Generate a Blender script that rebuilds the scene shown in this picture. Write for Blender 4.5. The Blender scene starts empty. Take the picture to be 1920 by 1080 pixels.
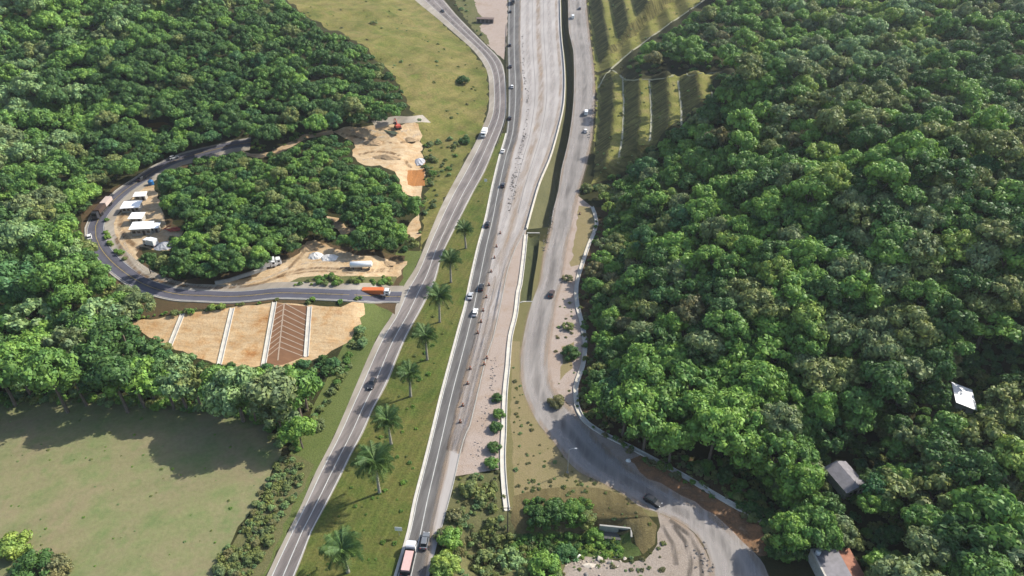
import bpy, bmesh, math, random
import numpy as np
from mathutils import Vector, Matrix
from mathutils.geometry import delaunay_2d_cdt
from mathutils.bvhtree import BVHTree

R = math.radians
random.seed(7)
rng = np.random.default_rng(7)
S = bpy.context.scene
COL = S.collection

# ------------------------------------------------------------------ camera
PITCH = R(35.0); F = 1300.0; CAMH = 142.0          # F in pixels of a 1920 wide frame
cam_d = bpy.data.cameras.new('camera'); cam = bpy.data.objects.new('camera', cam_d)
COL.objects.link(cam)
cam_d.sensor_width = 36; cam_d.lens = 36*F/1920
cam_d.clip_start = 1; cam_d.clip_end = 6000
cam.location = (0, 0, CAMH); cam.rotation_euler = (math.pi/2-PITCH, 0, 0)
S.camera = cam
# ------------------------------------------------------------------ sky, sun, exposure
SUN_AZ, SUN_EL = R(26), R(39)                      # azimuth from +X towards +Y
w = bpy.data.worlds.new('World'); S.world = w; w.use_nodes = True
wn = w.node_tree.nodes; wl = w.node_tree.links
bg = wn['Background']; sky = wn.new('ShaderNodeTexSky'); sky.sky_type = 'NISHITA'
sky.sun_disc = False; sky.sun_elevation = SUN_EL; sky.sun_rotation = math.pi/2-SUN_AZ
sky.dust_density = 1.6
wl.new(sky.outputs[0], bg.inputs[0]); bg.inputs[1].default_value = 0.15
sd = bpy.data.lights.new('sun', 'SUN'); sun = bpy.data.objects.new('sun', sd); COL.objects.link(sun)
sd.energy = 4.6; sd.angle = R(0.55); sd.color = (1.0, 0.95, 0.86)
sdir = Vector((math.cos(SUN_AZ)*math.cos(SUN_EL), math.sin(SUN_AZ)*math.cos(SUN_EL), math.sin(SUN_EL)))
sun.rotation_euler = sdir.to_track_quat('Z', 'Y').to_euler(); sun.location = (100, 60, 200)
S.view_settings.view_transform = 'Standard'; S.view_settings.look = 'None'
S.view_settings.exposure = 0.68; S.view_settings.gamma = 1; S.view_settings.use_curve_mapping = False
S.cycles.max_bounces = 5; S.cycles.diffuse_bounces = 3; S.cycles.transmission_bounces = 3
S.cycles.transparent_max_bounces = 6; S.cycles.caustics_reflective = False; S.cycles.caustics_refractive = False

# ------------------------------------------------------------------ helpers
def srgb(*c):
    return tuple(((x/255)/12.92 if x/255 <= .04045 else ((x/255+.055)/1.055)**2.4) for x in c)

class NT:
    def __init__(s, name):
        s.m = bpy.data.materials.new(name); s.m.use_nodes = True
        s.n = s.m.node_tree.nodes; s.l = s.m.node_tree.links
        s.b = s.n['Principled BSDF']; s.out = s.n['Material Output']
        s.geo = None
    def pos(s):
        if s.geo is None: s.geo = s.n.new('ShaderNodeNewGeometry')
        return s.geo.outputs['Position']
    def noise(s, scale, detail=4, rough=.6, stretch=None, rot=0.0, dist=0.0):
        t = s.n.new('ShaderNodeTexNoise'); t.inputs['Scale'].default_value = scale
        t.inputs['Detail'].default_value = detail; t.inputs['Roughness'].default_value = rough
        t.inputs['Distortion'].default_value = dist
        if stretch:
            mp = s.n.new('ShaderNodeMapping'); mp.inputs['Scale'].default_value = stretch
            vr = s.n.new('ShaderNodeVectorRotate'); vr.rotation_type = 'Z_AXIS'; vr.inputs['Angle'].default_value = rot
            s.l.new(s.pos(), vr.inputs['Vector']); s.l.new(vr.outputs[0], mp.inputs['Vector']); s.l.new(mp.outputs[0], t.inputs['Vector'])
        else:
            s.l.new(s.pos(), t.inputs['Vector'])
        return t.outputs['Fac']
    def ramp(s, fac, stops):
        r = s.n.new('ShaderNodeValToRGB'); e = r.color_ramp.elements
        while len(e) < len(stops): e.new(.5)
        for i, (p, c) in enumerate(stops):
            e[i].position = p; e[i].color = (*c, 1) if len(c) == 3 else c
        s.l.new(fac, r.inputs[0]); return r.outputs[0]
    def mix(s, fac, a, b, mode='MIX'):
        m = s.n.new('ShaderNodeMix'); m.data_type = 'RGBA'; m.blend_type = mode
        for sock, v in ((m.inputs[0], fac), (m.inputs[6], a), (m.inputs[7], b)):
            if isinstance(v, (int, float)): sock.default_value = v
            elif isinstance(v, tuple): sock.default_value = (*v, 1)
            else: s.l.new(v, sock)
        return m.outputs[2]
    def bump(s, h, strength=.4, dist=.2):
        b = s.n.new('ShaderNodeBump'); b.inputs['Strength'].default_value = strength; b.inputs['Distance'].default_value = dist
        s.l.new(h, b.inputs['Height']); s.l.new(b.outputs[0], s.b.inputs['Normal'])
    def color(s, c, rough=.9, spec=.2):
        if isinstance(c, tuple): s.b.inputs['Base Color'].default_value = (*c, 1)
        else: s.l.new(c, s.b.inputs['Base Color'])
        s.b.inputs['Roughness'].default_value = rough
        s.b.inputs['Specular IOR Level'].default_value = spec
        return s.m

MATS = {}
def simple(name, c, rough=.7, spec=.3, metal=0, var=.15, nscale=1.5):
    if name in MATS: return MATS[name]
    t = NT(name)
    n = t.noise(nscale, 4)
    col = t.mix(1.0, c, t.ramp(n, [(0.3, (1-var,)*3), (.7, (1+var,)*3)]), 'MULTIPLY')
    t.color(col, rough, spec); t.b.inputs['Metallic'].default_value = metal
    MATS[name] = t.m; return t.m

def ground_mat(name, cols, big=.05, mid=.35, fine=2.5, bump=.5, streak=None, fine_amt=.35):
    """cols: three or four linear colours mixed by patchy noise, with finer mottling on top"""
    t = NT(name)
    a = t.noise(big, 5, .62, dist=.6); b = t.noise(mid, 5, .65); c = t.noise(fine, 3, .7)
    base = t.ramp(a, [(.30+.4*i/(len(cols)-1), cc) for i, cc in enumerate(cols)])
    alt = t.ramp(b, [(.30+.4*i/(len(cols)-1), cc) for i, cc in enumerate(cols)])
    col = t.mix(.5, base, alt)
    col = t.mix(1.0, col, t.ramp(c, [(.25, (1-fine_amt,)*3), (.75, (1+fine_amt,)*3)]), 'MULTIPLY')
    if streak:
        amt, st, rot = streak
        sn = t.noise(1.0, 4, .6, stretch=st, rot=rot)
        col = t.mix(1.0, col, t.ramp(sn, [(.3, (1-amt,)*3), (.7, (1+amt,)*3)]), 'MULTIPLY')
    if bump: t.bump(c, bump, .25)
    MATS[name] = t.color(col, .95, .1); return t.m

def link(o, parent=None):
    COL.objects.link(o)
    if parent is not None: o.parent = parent
    return o
def mesh_np(name, V, Fc, mats, midx=None, smooth=False):
    me = bpy.data.meshes.new(name)
    V = np.asarray(V, dtype=np.float32)
    if isinstance(Fc, np.ndarray):
        k = Fc.shape[1]; n = len(Fc)
        me.vertices.add(len(V)); me.vertices.foreach_set('co', V.ravel())
        me.loops.add(n*k); me.loops.foreach_set('vertex_index', Fc.astype(np.int32).ravel())
        me.polygons.add(n); me.polygons.foreach_set('loop_start', np.arange(n, dtype=np.int32)*k)
        me.polygons.foreach_set('loop_total', np.full(n, k, dtype=np.int32))
        me.update(calc_edges=True)
    else:
        me.from_pydata([tuple(v) for v in V], [], [tuple(f) for f in Fc]); me.update()
    for m in (mats if isinstance(mats, (list, tuple)) else [mats]): me.materials.append(m)
    if midx is not None: me.polygons.foreach_set('material_index', np.asarray(midx, dtype=np.int32))
    if smooth: me.polygons.foreach_set('use_smooth', np.ones(len(me.polygons), dtype=bool))
    return me
def obj(name, me, parent=None):
    return link(bpy.data.objects.new(name, me), parent)
def tag(o, label=None, cat=None, group=None, kind=None):
    if label: o['label'] = label
    if cat: o['category'] = cat
    if group: o['group'] = group
    if kind: o['kind'] = kind
    return o
def empty(name, loc, rz=0, label=None, cat=None, group=None, scale=1):
    o = bpy.data.objects.new(name, None); o.empty_display_size = .5
    o.location = loc; o.rotation_euler = (0, 0, rz); o.scale = (scale,)*3
    return tag(link(o), label, cat, group)
def copy_thing(root, loc, rz, label, scale=None, group=None):
    r = root.copy(); COL.objects.link(r); r.location = loc; r.rotation_euler = (0, 0, rz); r['label'] = label
    if scale: r.scale = (scale,)*3
    if group: r['group'] = group
    for ch in list(root.children):
        c = ch.copy(); COL.objects.link(c); c.parent = r
        for g in ch.children:
            d = g.copy(); COL.objects.link(d); d.parent = c
    return r

class MB:
    """collects boxes, tubes and prisms into one mesh"""
    def __init__(s): s.V = []; s.F = []
    def add(s, V, Fc):
        k = len(s.V); s.V += [tuple(v) for v in V]; s.F += [tuple(i+k for i in f) for f in Fc]; return s
    def hexa(s, bot, top):
        return s.add(list(bot)+list(top), [(3,2,1,0),(4,5,6,7),(0,1,5,4),(1,2,6,5),(2,3,7,6),(3,0,4,7)])
    def box(s, x0, x1, y0, y1, z0, z1, tx=0, ty=0):
        b = [(x0,y0,z0),(x1,y0,z0),(x1,y1,z0),(x0,y1,z0)]
        t = [(x0+tx,y0+ty,z1),(x1-tx,y0+ty,z1),(x1-tx,y1-ty,z1),(x0+tx,y1-ty,z1)]
        return s.hexa(b, t)
    def tube(s, pts, rad, n=6):
        pts = [Vector(p) for p in pts]; rs = rad if isinstance(rad, (list, tuple)) else [rad]*len(pts)
        k = len(s.V); fr = None
        for i, p in enumerate(pts):
            d = (pts[min(i+1, len(pts)-1)]-pts[max(i-1, 0)]).normalized()
            a = d.cross(Vector((0, 0, 1)));
            if a.length < .05: a = d.cross(Vector((1, 0, 0)))
            if fr is not None: a = fr - d*fr.dot(d)
            a.normalize(); fr = a; b = d.cross(a)
            for j in range(n):
                t = 2*math.pi*j/n; s.V.append(tuple(p+a*(math.cos(t)*rs[i])+b*(math.sin(t)*rs[i])))
        for i in range(len(pts)-1):
            for j in range(n):
                j2 = (j+1) % n
                s.F.append((k+i*n+j, k+i*n+j2, k+(i+1)*n+j2, k+(i+1)*n+j))
        s.F.append(tuple(k+j for j in reversed(range(n)))); s.F.append(tuple(k+(len(pts)-1)*n+j for j in range(n)))
        return s
    def build(s, name, m, parent=None, smooth=False):
        return obj(name, mesh_np(name, s.V, s.F, m, smooth=smooth), parent)
    def mesh(s, name, m, smooth=False): return mesh_np(name, s.V, s.F, m, smooth=smooth)

# ------------------------------------------------------------------ photo pixels to ground
cP, sP = math.cos(PITCH), math.sin(PITCH)
def rays(uv):
    uv = np.asarray(uv, dtype=float).reshape(-1, 2)
    a = (uv[:, 0]-960)/F; b = (540-uv[:, 1])/F
    return np.stack([a, cP+b*sP, -sP+b*cP], 1)
def project(P):
    P = np.asarray(P, dtype=float).reshape(-1, 3); q = P-np.array([0, 0, CAMH])
    d = q[:, 1]*cP-q[:, 2]*sP; up = q[:, 1]*sP+q[:, 2]*cP
    return np.stack([960+F*q[:, 0]/d, 540-F*up/d, d], 1)
def smooth(a, b, x):
    t = np.clip((x-a)/(b-a), 0, 1); return t*t*(3-2*t)
def h_ramp(y):
    return .10*25*np.logaddexp(0, (np.minimum(y, 900)-330)/25)
def march(uv, hf, add=0.0):
    d = rays(uv); n = len(d); t = np.full(n, 60.0); lo = t.copy(); done = np.zeros(n, bool)
    add = np.broadcast_to(np.asarray(add, float), (n,))
    for _ in range(400):
        p = t[:, None]*d
        below = (CAMH+p[:, 2]) < hf(p[:, 0], p[:, 1])+add
        done |= below
        if done.all() or (t > 1500).all(): break
        lo = np.where(done, lo, t); t = np.where(done, t, t+4)
    hi = t.copy()
    for _ in range(14):
        m = (lo+hi)/2; p = m[:, None]*d
        below = (CAMH+p[:, 2]) < hf(p[:, 0], p[:, 1])+add
        hi = np.where(below, m, hi); lo = np.where(below, lo, m)
    p = hi[:, None]*d
    return p[:, :2]
def w0(uv): return march(uv, lambda x, y: h_ramp(y))
def spline(pts, step=14.0):
    """Catmull-Rom through pixel points, resampled"""
    P = np.asarray(pts, float); out = []
    for i in range(len(P)-1):
        p0 = P[max(i-1, 0)]; p1 = P[i]; p2 = P[i+1]; p3 = P[min(i+2, len(P)-1)]
        n = max(1, int(np.linalg.norm(p2-p1)/step))
        for k in range(n):
            t = k/n
            out.append(.5*((2*p1)+(-p0+p2)*t+(2*p0-5*p1+4*p2-p3)*t*t+(-p0+3*p1-3*p2+p3)*t**3))
    out.append(P[-1]); return np.array(out)

# -------- outlines read off the photograph (1920 x 1080 pixels)
A_L = [(740,-34),(780,2),(817,32),(855,65),(890,97),(912,130),(917,160),(916,207),(905,237),(890,270),(867,312),(830,382),(805,440),(780,500),(755,540),(735,590),(700,648),(630,810),(592,885),(561,955),(521,1035),(500,1080),(450,1180)]
A_R = [(800,-34),(834,2),(855,27),(887,60),(915,88),(938,112),(947,140),(950,200),(945,232),(930,270),(910,320),(887,362),(862,412),(830,477),(817,525),(792,577),(767,622),(750,660),(725,722),(700,767),(682,810),(660,850),(635,902),(610,950),(585,997),(567,1045),(553,1080),(512,1180)]
B_L = [(955,-34),(953,2),(952,47),(952,100),(953,150),(953,200),(949,250),(937,290),(922,352),(910,410),(895,465),(880,532),(872,572),(860,615),(840,690),(825,747),(810,810),(792,882),(777,940),(765,1000),(742,1077),(712,1180)]
B_R = [(975,-34),(976,2),(975,75),(977,125),(980,165),(977,212),(970,262),(962,285),(952,330),(942,380),(935,420),(927,460),(916,520),(907,565),(895,625),(884,670),(872,715),(860,765),(850,812),(837,872),(825,930),(812,990),(801,1060),(798,1080),(780,1180)]
C_R = [(1048,-34),(1050,2),(1052,62),(1057,112),(1059,150),(1057,195),(1050,230),(1040,268),(1030,300),(1012,342),(1000,382),(987,430)]
C_R2 = [(987,430),(967,465),(953,502),(946,535),(941,560),(925,632),(912,670),(895,740),(880,802),(872,816),(862,852),(850,907),(836,960),(822,1010)]
DRAIN = [(986,440),(982,482),(975,537),(972,545),(967,590),(957,632),(952,690),(947,740),(945,810),(943,860),(946,915),(951,958)]
E_L = [(1064,-34),(1065,2),(1067,62),(1075,95),(1076,175),(1070,237),(1063,275),(1052,320),(1047,357),(1037,395),(1030,440),(1020,475),(1013,525),(997,568),(985,615),(978,655),(976,690),(982,735),(995,765),(1010,795),(1040,830),(1058,857),(1085,884),(1115,898),(1172,928),(1197,948),(1240,963),(1285,985),(1312,1010),(1328,1040),(1334,1080),(1335,1180)]
E_R = [(1098,-34),(1099,2),(1105,62),(1110,100),(1114,137),(1115,175),(1112,237),(1107,275),(1099,310),(1087,352),(1080,382),(1070,430),(1060,477),(1050,537),(1042,560),(1036,602),(1028,652),(1027,690),(1031,722),(1043,742),(1070,765),(1090,788),(1112,815),(1130,837),(1172,872),(1215,900),(1270,927),(1335,966),(1365,991),(1397,1020),(1426,1049),(1441,1080),(1475,1180)]
GUT = [(1110,388),(1119,420),(1105,457),(1092,495),(1081,535),(1082,572),(1090,602),(1097,645),(1092,690),(1080,722),(1082,765),(1092,785),(1122,809),(1197,847),(1285,895),(1340,928),(1427,977)]
IR = [(470,267),(430,273),(405,280),(365,290),(330,300),(293,318),(263,338),(232,359),(206,383),(188,404),(179,425),(180,445),(188,464),(205,486),(230,508),(264,530),(300,544),(336,552),(378,554),(433,556),(480,553),(523,549),(607,551),(682,554),(735,556),(752,556)]

wA_L = w0(spline(A_L)); wA_R = w0(spline(A_R)); wB_L = w0(spline(B_L)); wB_R = w0(spline(B_R))
wC_R = w0(spline(C_R)); wC_R2 = w0(spline(C_R2)); wDR = w0(spline(DRAIN)); wE_L = w0(spline(E_L)); wE_R = w0(spline(E_R)); wG = w0(spline(GUT))

def sdist(x, y, poly):
    """distance to a polyline and the side (+ right when walking along it)"""
    x = np.asarray(x, float); y = np.asarray(y, float); sh = x.shape; x = x.ravel(); y = y.ravel()
    best = np.full(x.shape, 1e9); side = np.zeros(x.shape)
    for i in range(len(poly)-1):
        ax, ay = poly[i]; bx, by = poly[i+1]; dx, dy = bx-ax, by-ay; L = dx*dx+dy*dy+1e-12
        t = np.clip(((x-ax)*dx+(y-ay)*dy)/L, 0, 1)
        d = np.hypot(x-ax-t*dx, y-ay-t*dy)
        cr = dx*(y-ay)-dy*(x-ax)
        m = d < best-1e-9; best = np.where(m, d, best); side = np.where(m, np.where(cr > 0, -1, 1), side)
    return best.reshape(sh), side.reshape(sh)
def sub(poly, n): return np.concatenate([poly[::n], poly[-1:]])

# foot of the right-hand hill: edge of the service road, then the gutter, then on past the houses (walking towards the camera: hill is on the left)
TOE = np.concatenate([[(wE_R[0][0]+9, 1200.)], sub(wE_R[wE_R[:, 1] > 262], 3)+np.array([1.5, 0]), sub(wG, 3)+np.array([1.5, 0]), w0([(1520,1060),(1580,1180),(1640,1400)])])
LTOE = np.concatenate([[(wA_L[0][0]-300, 1200.)], sub(wA_L, 4)])
CREEK = w0([(900,1035),(960,1020),(1040,1012),(1100,1004),(1140,1000)])
ISL = w0([(520,395)])[0]; TER_Y0, TER_TIP = 290., 412.

def vnoise(x, y, L, seed):
    r = np.random.default_rng(seed); out = 0
    for k in range(7):
        a = r.uniform(0, 2*np.pi); f = 2*np.pi/(L*r.uniform(.6, 1.6)); p = r.uniform(0, 7)
        out = out+np.sin((x*np.cos(a)+y*np.sin(a))*f+p+.8*np.sin((x*np.sin(a)-y*np.cos(a))*f*.7+p))
    return out/7
def stairs(d):
    per, sl, rise = 13.0, 7.2, 7.7
    d = np.maximum(d-1.5, 0); k = np.floor(d/per); f = d-k*per
    return rise*(np.minimum(k, 5)+np.where(k < 5, np.clip(f/sl, 0, 1), 0))+.12*np.maximum(d-65, 0)
def H_full(x, y):
    x = np.asarray(x, float); y = np.asarray(y, float)
    z = h_ramp(y)
    d, s = sdist(x, y, TOE); dr = np.where(s < 0, d, 0.0)
    hs = 36*smooth(0, 105, dr)*1.02+.12*np.maximum(dr-85, 0)
    hs = hs*(.22+.78*smooth(110, 210, y))
    wt = smooth(TER_Y0-6, TER_Y0+5, y)
    hr = hs*(1-wt)+stairs(dr)*wt
    c1 = TER_TIP-1.4*dr; c2 = 428+1.3*dr
    hr = hr*(1-.45*smooth(0, 7, y-c1)*smooth(0, 9, c2-y))
    z = z+np.minimum(hr, 62)+2.2*vnoise(x, y, 46, 3)*smooth(4, 40, dr)*(1-wt*(dr < 78))
    d, s = sdist(x, y, LTOE); dl = np.where(s > 0, np.maximum(d-5, 0), 0.0)
    z = z+42*(1-np.exp(-.30*dl/42))*smooth(285, 385, y)+(3.2*vnoise(x, y, 38, 5)+1.7*vnoise(x, y, 15, 8))*smooth(3, 22, dl)*smooth(290, 350, y)
    z = z+12*smooth(150, 330, -x)*smooth(185, 260, y)
    z = z+4*smooth(164, 192, y)*smooth(43, 55, -x)*(1-smooth(285, 385, y))
    z = z+7*np.exp(-((x-ISL[0])/36)**2-((y-ISL[1])/27)**2)
    d, s = sdist(x, y, CREEK); z = z-4.2*smooth(9.0, 1.0, d)
    return z
GX0, GX1, GY0, GY1, GS = -720., 720., 40., 1200., 2.0
gx = np.arange(GX0, GX1+.1, GS); gy = np.arange(GY0, GY1+.1, GS)
GZ = H_full(*np.meshgrid(gx, gy))
def H(x, y):
    fx = np.clip((np.asarray(x, float)-GX0)/GS, 0, len(gx)-1.001); fy = np.clip((np.asarray(y, float)-GY0)/GS, 0, len(gy)-1.001)
    i = fx.astype(int); j = fy.astype(int); a = fx-i; b = fy-j
    return (GZ[j, i]*(1-a)+GZ[j, i+1]*a)*(1-b)+(GZ[j+1, i]*(1-a)+GZ[j+1, i+1]*a)*b
def wh(uv, add=0.0): return march(uv, H, add)
def w3(uv, add=0.0):
    p = wh(uv, add); return np.column_stack([p, H(p[:, 0], p[:, 1])])

# ------------------------------------------------------------------ ground regions
def offset(poly, d):
    """polyline moved d metres to its right"""
    t = np.gradient(poly, axis=0); t /= np.linalg.norm(t, axis=1)[:, None]+1e-9
    return poly+np.stack([t[:, 1], -t[:, 0]], 1)*d
def strip_poly(L, Rr): return np.concatenate([L, Rr[::-1]])
def lerp_rows(L, Rr, f, n=None):
    n = n or max(len(L), len(Rr))
    if isinstance(f, tuple): f = np.linspace(f[0], f[1], n)[:, None]
    def rs(P):
        s = np.r_[0, np.cumsum(np.linalg.norm(np.diff(P, axis=0), axis=1))]; q = np.linspace(0, s[-1], n)
        return np.stack([np.interp(q, s, P[:, 0]), np.interp(q, s, P[:, 1])], 1)
    a, b = rs(L), rs(Rr); return a*(1-f)+b*f
def rough(pts, amp=.6, step=2.5):
    """closed outline in metres, resampled with an uneven natural edge"""
    P = np.asarray(pts, float); out = []
    for i in range(len(P)):
        a, b = P[i], P[(i+1) % len(P)]; n = max(1, int(np.linalg.norm(b-a)/step))
        for k in range(n):
            q = a+(b-a)*k/n
            out.append(q+rng.normal(0, amp, 2)*(1 if k else .4))
    return np.array(out)
def px(pts, amp=.6, step=2.5, sp=True):
    P = spline(list(pts)+[pts[0]], 30)[:-1] if sp else np.array(pts, float)
    return rough(wh(P), amp, step)

# asphalt of the hairpin road, from its centre line
wIR = wh(spline(IR, 12))
IA_L, IA_R = offset(wIR, 3.1), offset(wIR, -3.1)
IS_L, IS_R = offset(wIR, 3.9), offset(wIR, -6.6)
for P in (IA_L, IA_R, IS_L, IS_R): pass
ditL = wC_R; ditR = wE_L[wE_L[:, 1] >= wC_R[-1, 1]-.5]
# matching end of the ditch and of the basin below it
basL = w0(spline([(990,444),(984,482),(978,537),(976,566)])); basR = w0(spline([(1012,440),(1008,482),(1000,530),(996,566)]))

REG = []   # (name, material key, outline in metres, kind priority by order)
def reg(name, mk, P):
    P = np.asarray(P, float)
    if np.sum(P[:, 0]*np.roll(P[:, 1], -1)-np.roll(P[:, 0], -1)*P[:, 1]) < 0: P = P[::-1]
    REG.append((name, mk, P))

reg('grass_hill', 'grass_hill', px([(470,-60),(560,20),(640,60),(720,120),(770,200),(792,270),(800,350),(795,430),(775,490),(755,530),(800,450),(830,385),(870,305),(905,237),(917,180),(912,130),(880,90),(820,35),(745,-40)], .8, 3, False))
reg('grass_verge', 'verge', rough(strip_poly(offset(wA_L, 9.5)[wA_L[:, 1] < 230], offset(wA_L, -.0)[wA_L[:, 1] < 230]), .5))
reg('field_edge_scrub', 'scrub', px([(545,850),(585,870),(560,930),(530,1000),(490,1085),(440,1180),(330,1180),(395,1090),(440,1010),(490,930),(520,870)], .6))
reg('playing_field', 'field', px([(-160,770),(0,752),(95,745),(200,745),(340,755),(480,775),(528,842),(512,880),(478,948),(438,1010),(400,1085),(360,1180),(-260,1180),(-260,900)], .35, 3, False))
reg('grass_median', 'median', strip_poly(wA_R[wA_R[:, 1] < 345], wB_L[wB_L[:, 1] < 345]))
reg('junction_dirt', 'pink_dirt', px([(834,-30),(860,5),(895,60),(918,88),(945,112),(951,60),(952,-34)], .3, 3, False))
reg('junction_grass', 'scrub', px([(838,-30),(880,-30),(895,20),(905,38),(898,50),(915,72),(918,84),(908,80),(890,58),(862,20)], .4))
reg('rough_bank', 'scrub', px([(815,1080),(830,985),(846,905),(885,885),(945,880),(950,960),(1000,1000),(1085,1000),(1130,1015),(1090,1085),(1080,1180),(790,1180)], .7, 2.5, False))
reg('dirt_shoulder', 'pink_dirt', strip_poly(wC_R2[wC_R2[:, 1] > 118], wDR[wDR[:, 1] > 118]))
reg('grass_strip', 'dry_grass', strip_poly(wDR, wE_L[(wE_L[:, 1] < wDR[0, 1]) & (wE_L[:, 1] > wDR[-1, 1]-2)]))
reg('grass_island', 'tan_grass', px([(958,640),(976,640),(976,700),(985,745),(1012,800),(1045,838),(1062,865),(1090,888),(1180,936),(1120,915),(1060,912),(1000,925),(966,930),(960,860),(958,760)], .3, 2.5, False))
reg('creek_bank', 'bank', px([(962,930),(1010,918),(1085,912),(1150,922),(1200,950),(1232,985),(1228,1020),(1205,1040),(1188,1003),(1120,1006),(1040,1018),(975,1008),(958,975)], .3, 2.5))
reg('creek_weeds', 'weeds', px([(960,1005),(1010,1000),(1090,1000),(1130,996),(1178,1000),(1205,1042),(1150,1048),(1080,1050),(1000,1055),(930,1060)], .6))
reg('dirt_yard', 'grey_dirt', px([(1232,962),(1262,975),(1300,1000),(1322,1032),(1335,1090),(1335,1180),(1030,1180),(1050,1090),(1072,1048),(1120,1046),(1170,1056),(1206,1048),(1230,1020),(1236,985)], .5, 2.5, False))
reg('dirt_verge', 'pink_dirt', strip_poly(wE_R[(wE_R[:, 1] < 278) & (wE_R[:, 1] > 98)], wG))
reg('red_earth_bank', 'red_earth', px([(1178,862),(1205,852),(1285,897),(1345,932),(1430,979),(1440,1040),(1425,1043),(1390,1012),(1340,965),(1280,930),(1215,898)], .3, 2.5, False))
reg('verge_grass', 'tan_grass', px([(1085,385),(1112,390),(1117,420),(1102,457),(1090,495),(1070,500),(1078,440)], .3, 2.5, False))
reg('verge_grass_patch', 'tan_grass', px([(1052,650),(1078,642),(1080,668),(1072,690),(1050,715),(1056,680)], .4))
reg('hill_foot', 'brown_earth', rough(strip_poly(wG, offset(wG, -6.5)), .8))
# terraces cut into the right-hand hill
reg('terraced_slope', 'terrace', px([(1112,345),(1116,250),(1118,180),(1116,140),(1145,131),(1180,150),(1250,146),(1345,136),(1330,180),(1310,195),(1230,270),(1175,318)], .7, 2.5, False))
reg('upper_terraced_slope', 'terrace', px([(1108,60),(1114,132),(1145,128),(1200,85),(1310,8),(1330,-50),(1100,-50)], .7, 3, False))
# roads
reg('west_carriageway', 'shoulder', strip_poly(wA_L, wA_R))
reg('west_asphalt', 'asphalt_old', strip_poly(lerp_rows(wA_L, wA_R, (.36, .18)), lerp_rows(wA_L, wA_R, .955)))
reg('east_carriageway', 'asphalt', strip_poly(wB_L, wB_R))
reg('concrete_highway', 'concrete', strip_poly(wB_R, np.concatenate([wC_R, wC_R2[1:]])))
reg('drainage_ditch', 'ditch', strip_poly(ditL, ditR))
reg('storm_basin', 'basin', strip_poly(basL, basR))
reg('service_road', 'gravel_road', strip_poly(wE_L, wE_R))
# around the hairpin
reg('hairpin_clearing', 'brown_earth', px([(150,400),(215,350),(330,290),(460,258),(480,275),(300,325),(270,350),(300,400),(345,430),(320,460),(265,455),(275,505),(350,525),(480,505),(570,445),(640,462),(760,480),(740,590),(690,560),(570,568),(430,575),(330,590),(235,600),(190,540),(150,450)], .6, 3, False))
reg('service_yard', 'tan_dirt', px([(266,346),(285,345),(300,375),(312,425),(345,432),(338,446),(318,442),(318,470),(285,468),(262,462),(255,478),(272,508),(294,518),(350,532),(400,534),(480,519),(515,497),(562,475),(575,453),(590,450),(634,467),(676,480),(718,483),(764,489),(752,514),(733,537),(682,542),(573,542),(532,540),(480,546),(378,545),(336,537),(283,523),(250,506),(228,484),(210,455),(206,430),(215,408),(240,382)], .35, 2.5, False))
reg('yard_weeds', 'scrub', px([(532,537),(560,520),(600,517),(682,519),(745,518),(738,534),(680,536),(600,534)], .3))
reg('road_verge', 'verge', px([(222,392),(207,415),(205,440),(214,462),(236,488),(232,500),(210,480),(196,455),(193,430),(200,408)], .25))
reg('earthworks', 'tan_dirt', px([(623,247),(664,239),(725,234),(785,232),(792,271),(797,320),(790,372),(758,363),(750,343),(740,322),(711,310),(684,310),(660,292),(664,267),(644,259)], .5, 2.5, False))
reg('dirt_track', 'tan_dirt', px([(455,283),(470,288),(486,288),(507,284),(525,275),(542,267),(570,252),(622,243),(626,251),(575,260),(548,275),(526,286),(505,294),(482,296),(462,292)], .15, 2, False))
reg('bare_scar', 'tan_dirt', px([(612,405),(635,408),(650,425),(672,430),(655,436),(640,440),(622,425)], .5))
reg('bare_scar_east', 'tan_dirt', px([(785,400),(790,440),(775,455),(768,440),(748,430),(765,425)], .5))
reg('muddy_pond', 'pond', px([(274,233),(295,229),(316,231),(312,237),(296,240),(278,239)], .3, 2))
reg('bare_cut_slope', 'cut_slope', px([(238,606),(330,590),(430,577),(515,567),(570,571),(640,576),(682,560),(684,590),(655,640),(610,667),(545,685),(470,690),(400,682),(330,656),(278,632)], .35, 2.5, False))
reg('drilled_slope', 'brown_slope', px([(517,568),(580,575),(572,668),(530,684),(497,686)], .05, 2.5, False))
reg('orange_cut_face', 'orange_face', px([(764,319),(796,316),(797,348),(764,346)], .15, 2.5, False))
reg('hairpin_shoulder', 'shoulder', strip_poly(IS_L, IS_R))
reg('hairpin_road', 'asphalt_new', strip_poly(IA_L, IA_R))
far_px = w0([(0, 0)])[0]
FAR = wh(spline([(700,232),(735,227),(775,222),(800,221)], 8))
reg('far_road_shoulder', 'shoulder', strip_poly(offset(FAR, 3.2), offset(FAR, -3.2)))

# ------------------------------------------------------------------ materials of the ground
G = ground_mat
c = lambda *a: tuple(k*.5 for k in srgb(*a))      # dry, real-world base colours
G('forest_floor', [c(52,58,34), c(70,72,42), c(92,84,54)])
G('grass_hill', [c(84,94,46), c(112,122,58), c(140,134,76), c(154,142,90), c(98,130,48)], big=.026, mid=.09, fine=1.0, streak=(.2, (.22,.05,.25), .6))
G('verge', [c(92,112,56), c(122,132,76), c(104,122,60)], mid=.4)
G('scrub', [c(104,108,72), c(134,130,88), c(94,112,58)])
G('field', [c(98,136,74), c(130,148,92), c(154,156,108), c(166,154,118), c(138,150,98), c(104,138,76)], big=.022, mid=.09, fine=.9, bump=.3, fine_amt=.14, streak=(.06,(.3,.04,.5),1.1))
G('median', [c(84,104,48), c(104,118,56), c(128,124,70), c(92,114,46)], big=.045, mid=.2, fine=1.6, streak=(.2, (.9,.05,.5), .28))
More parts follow.
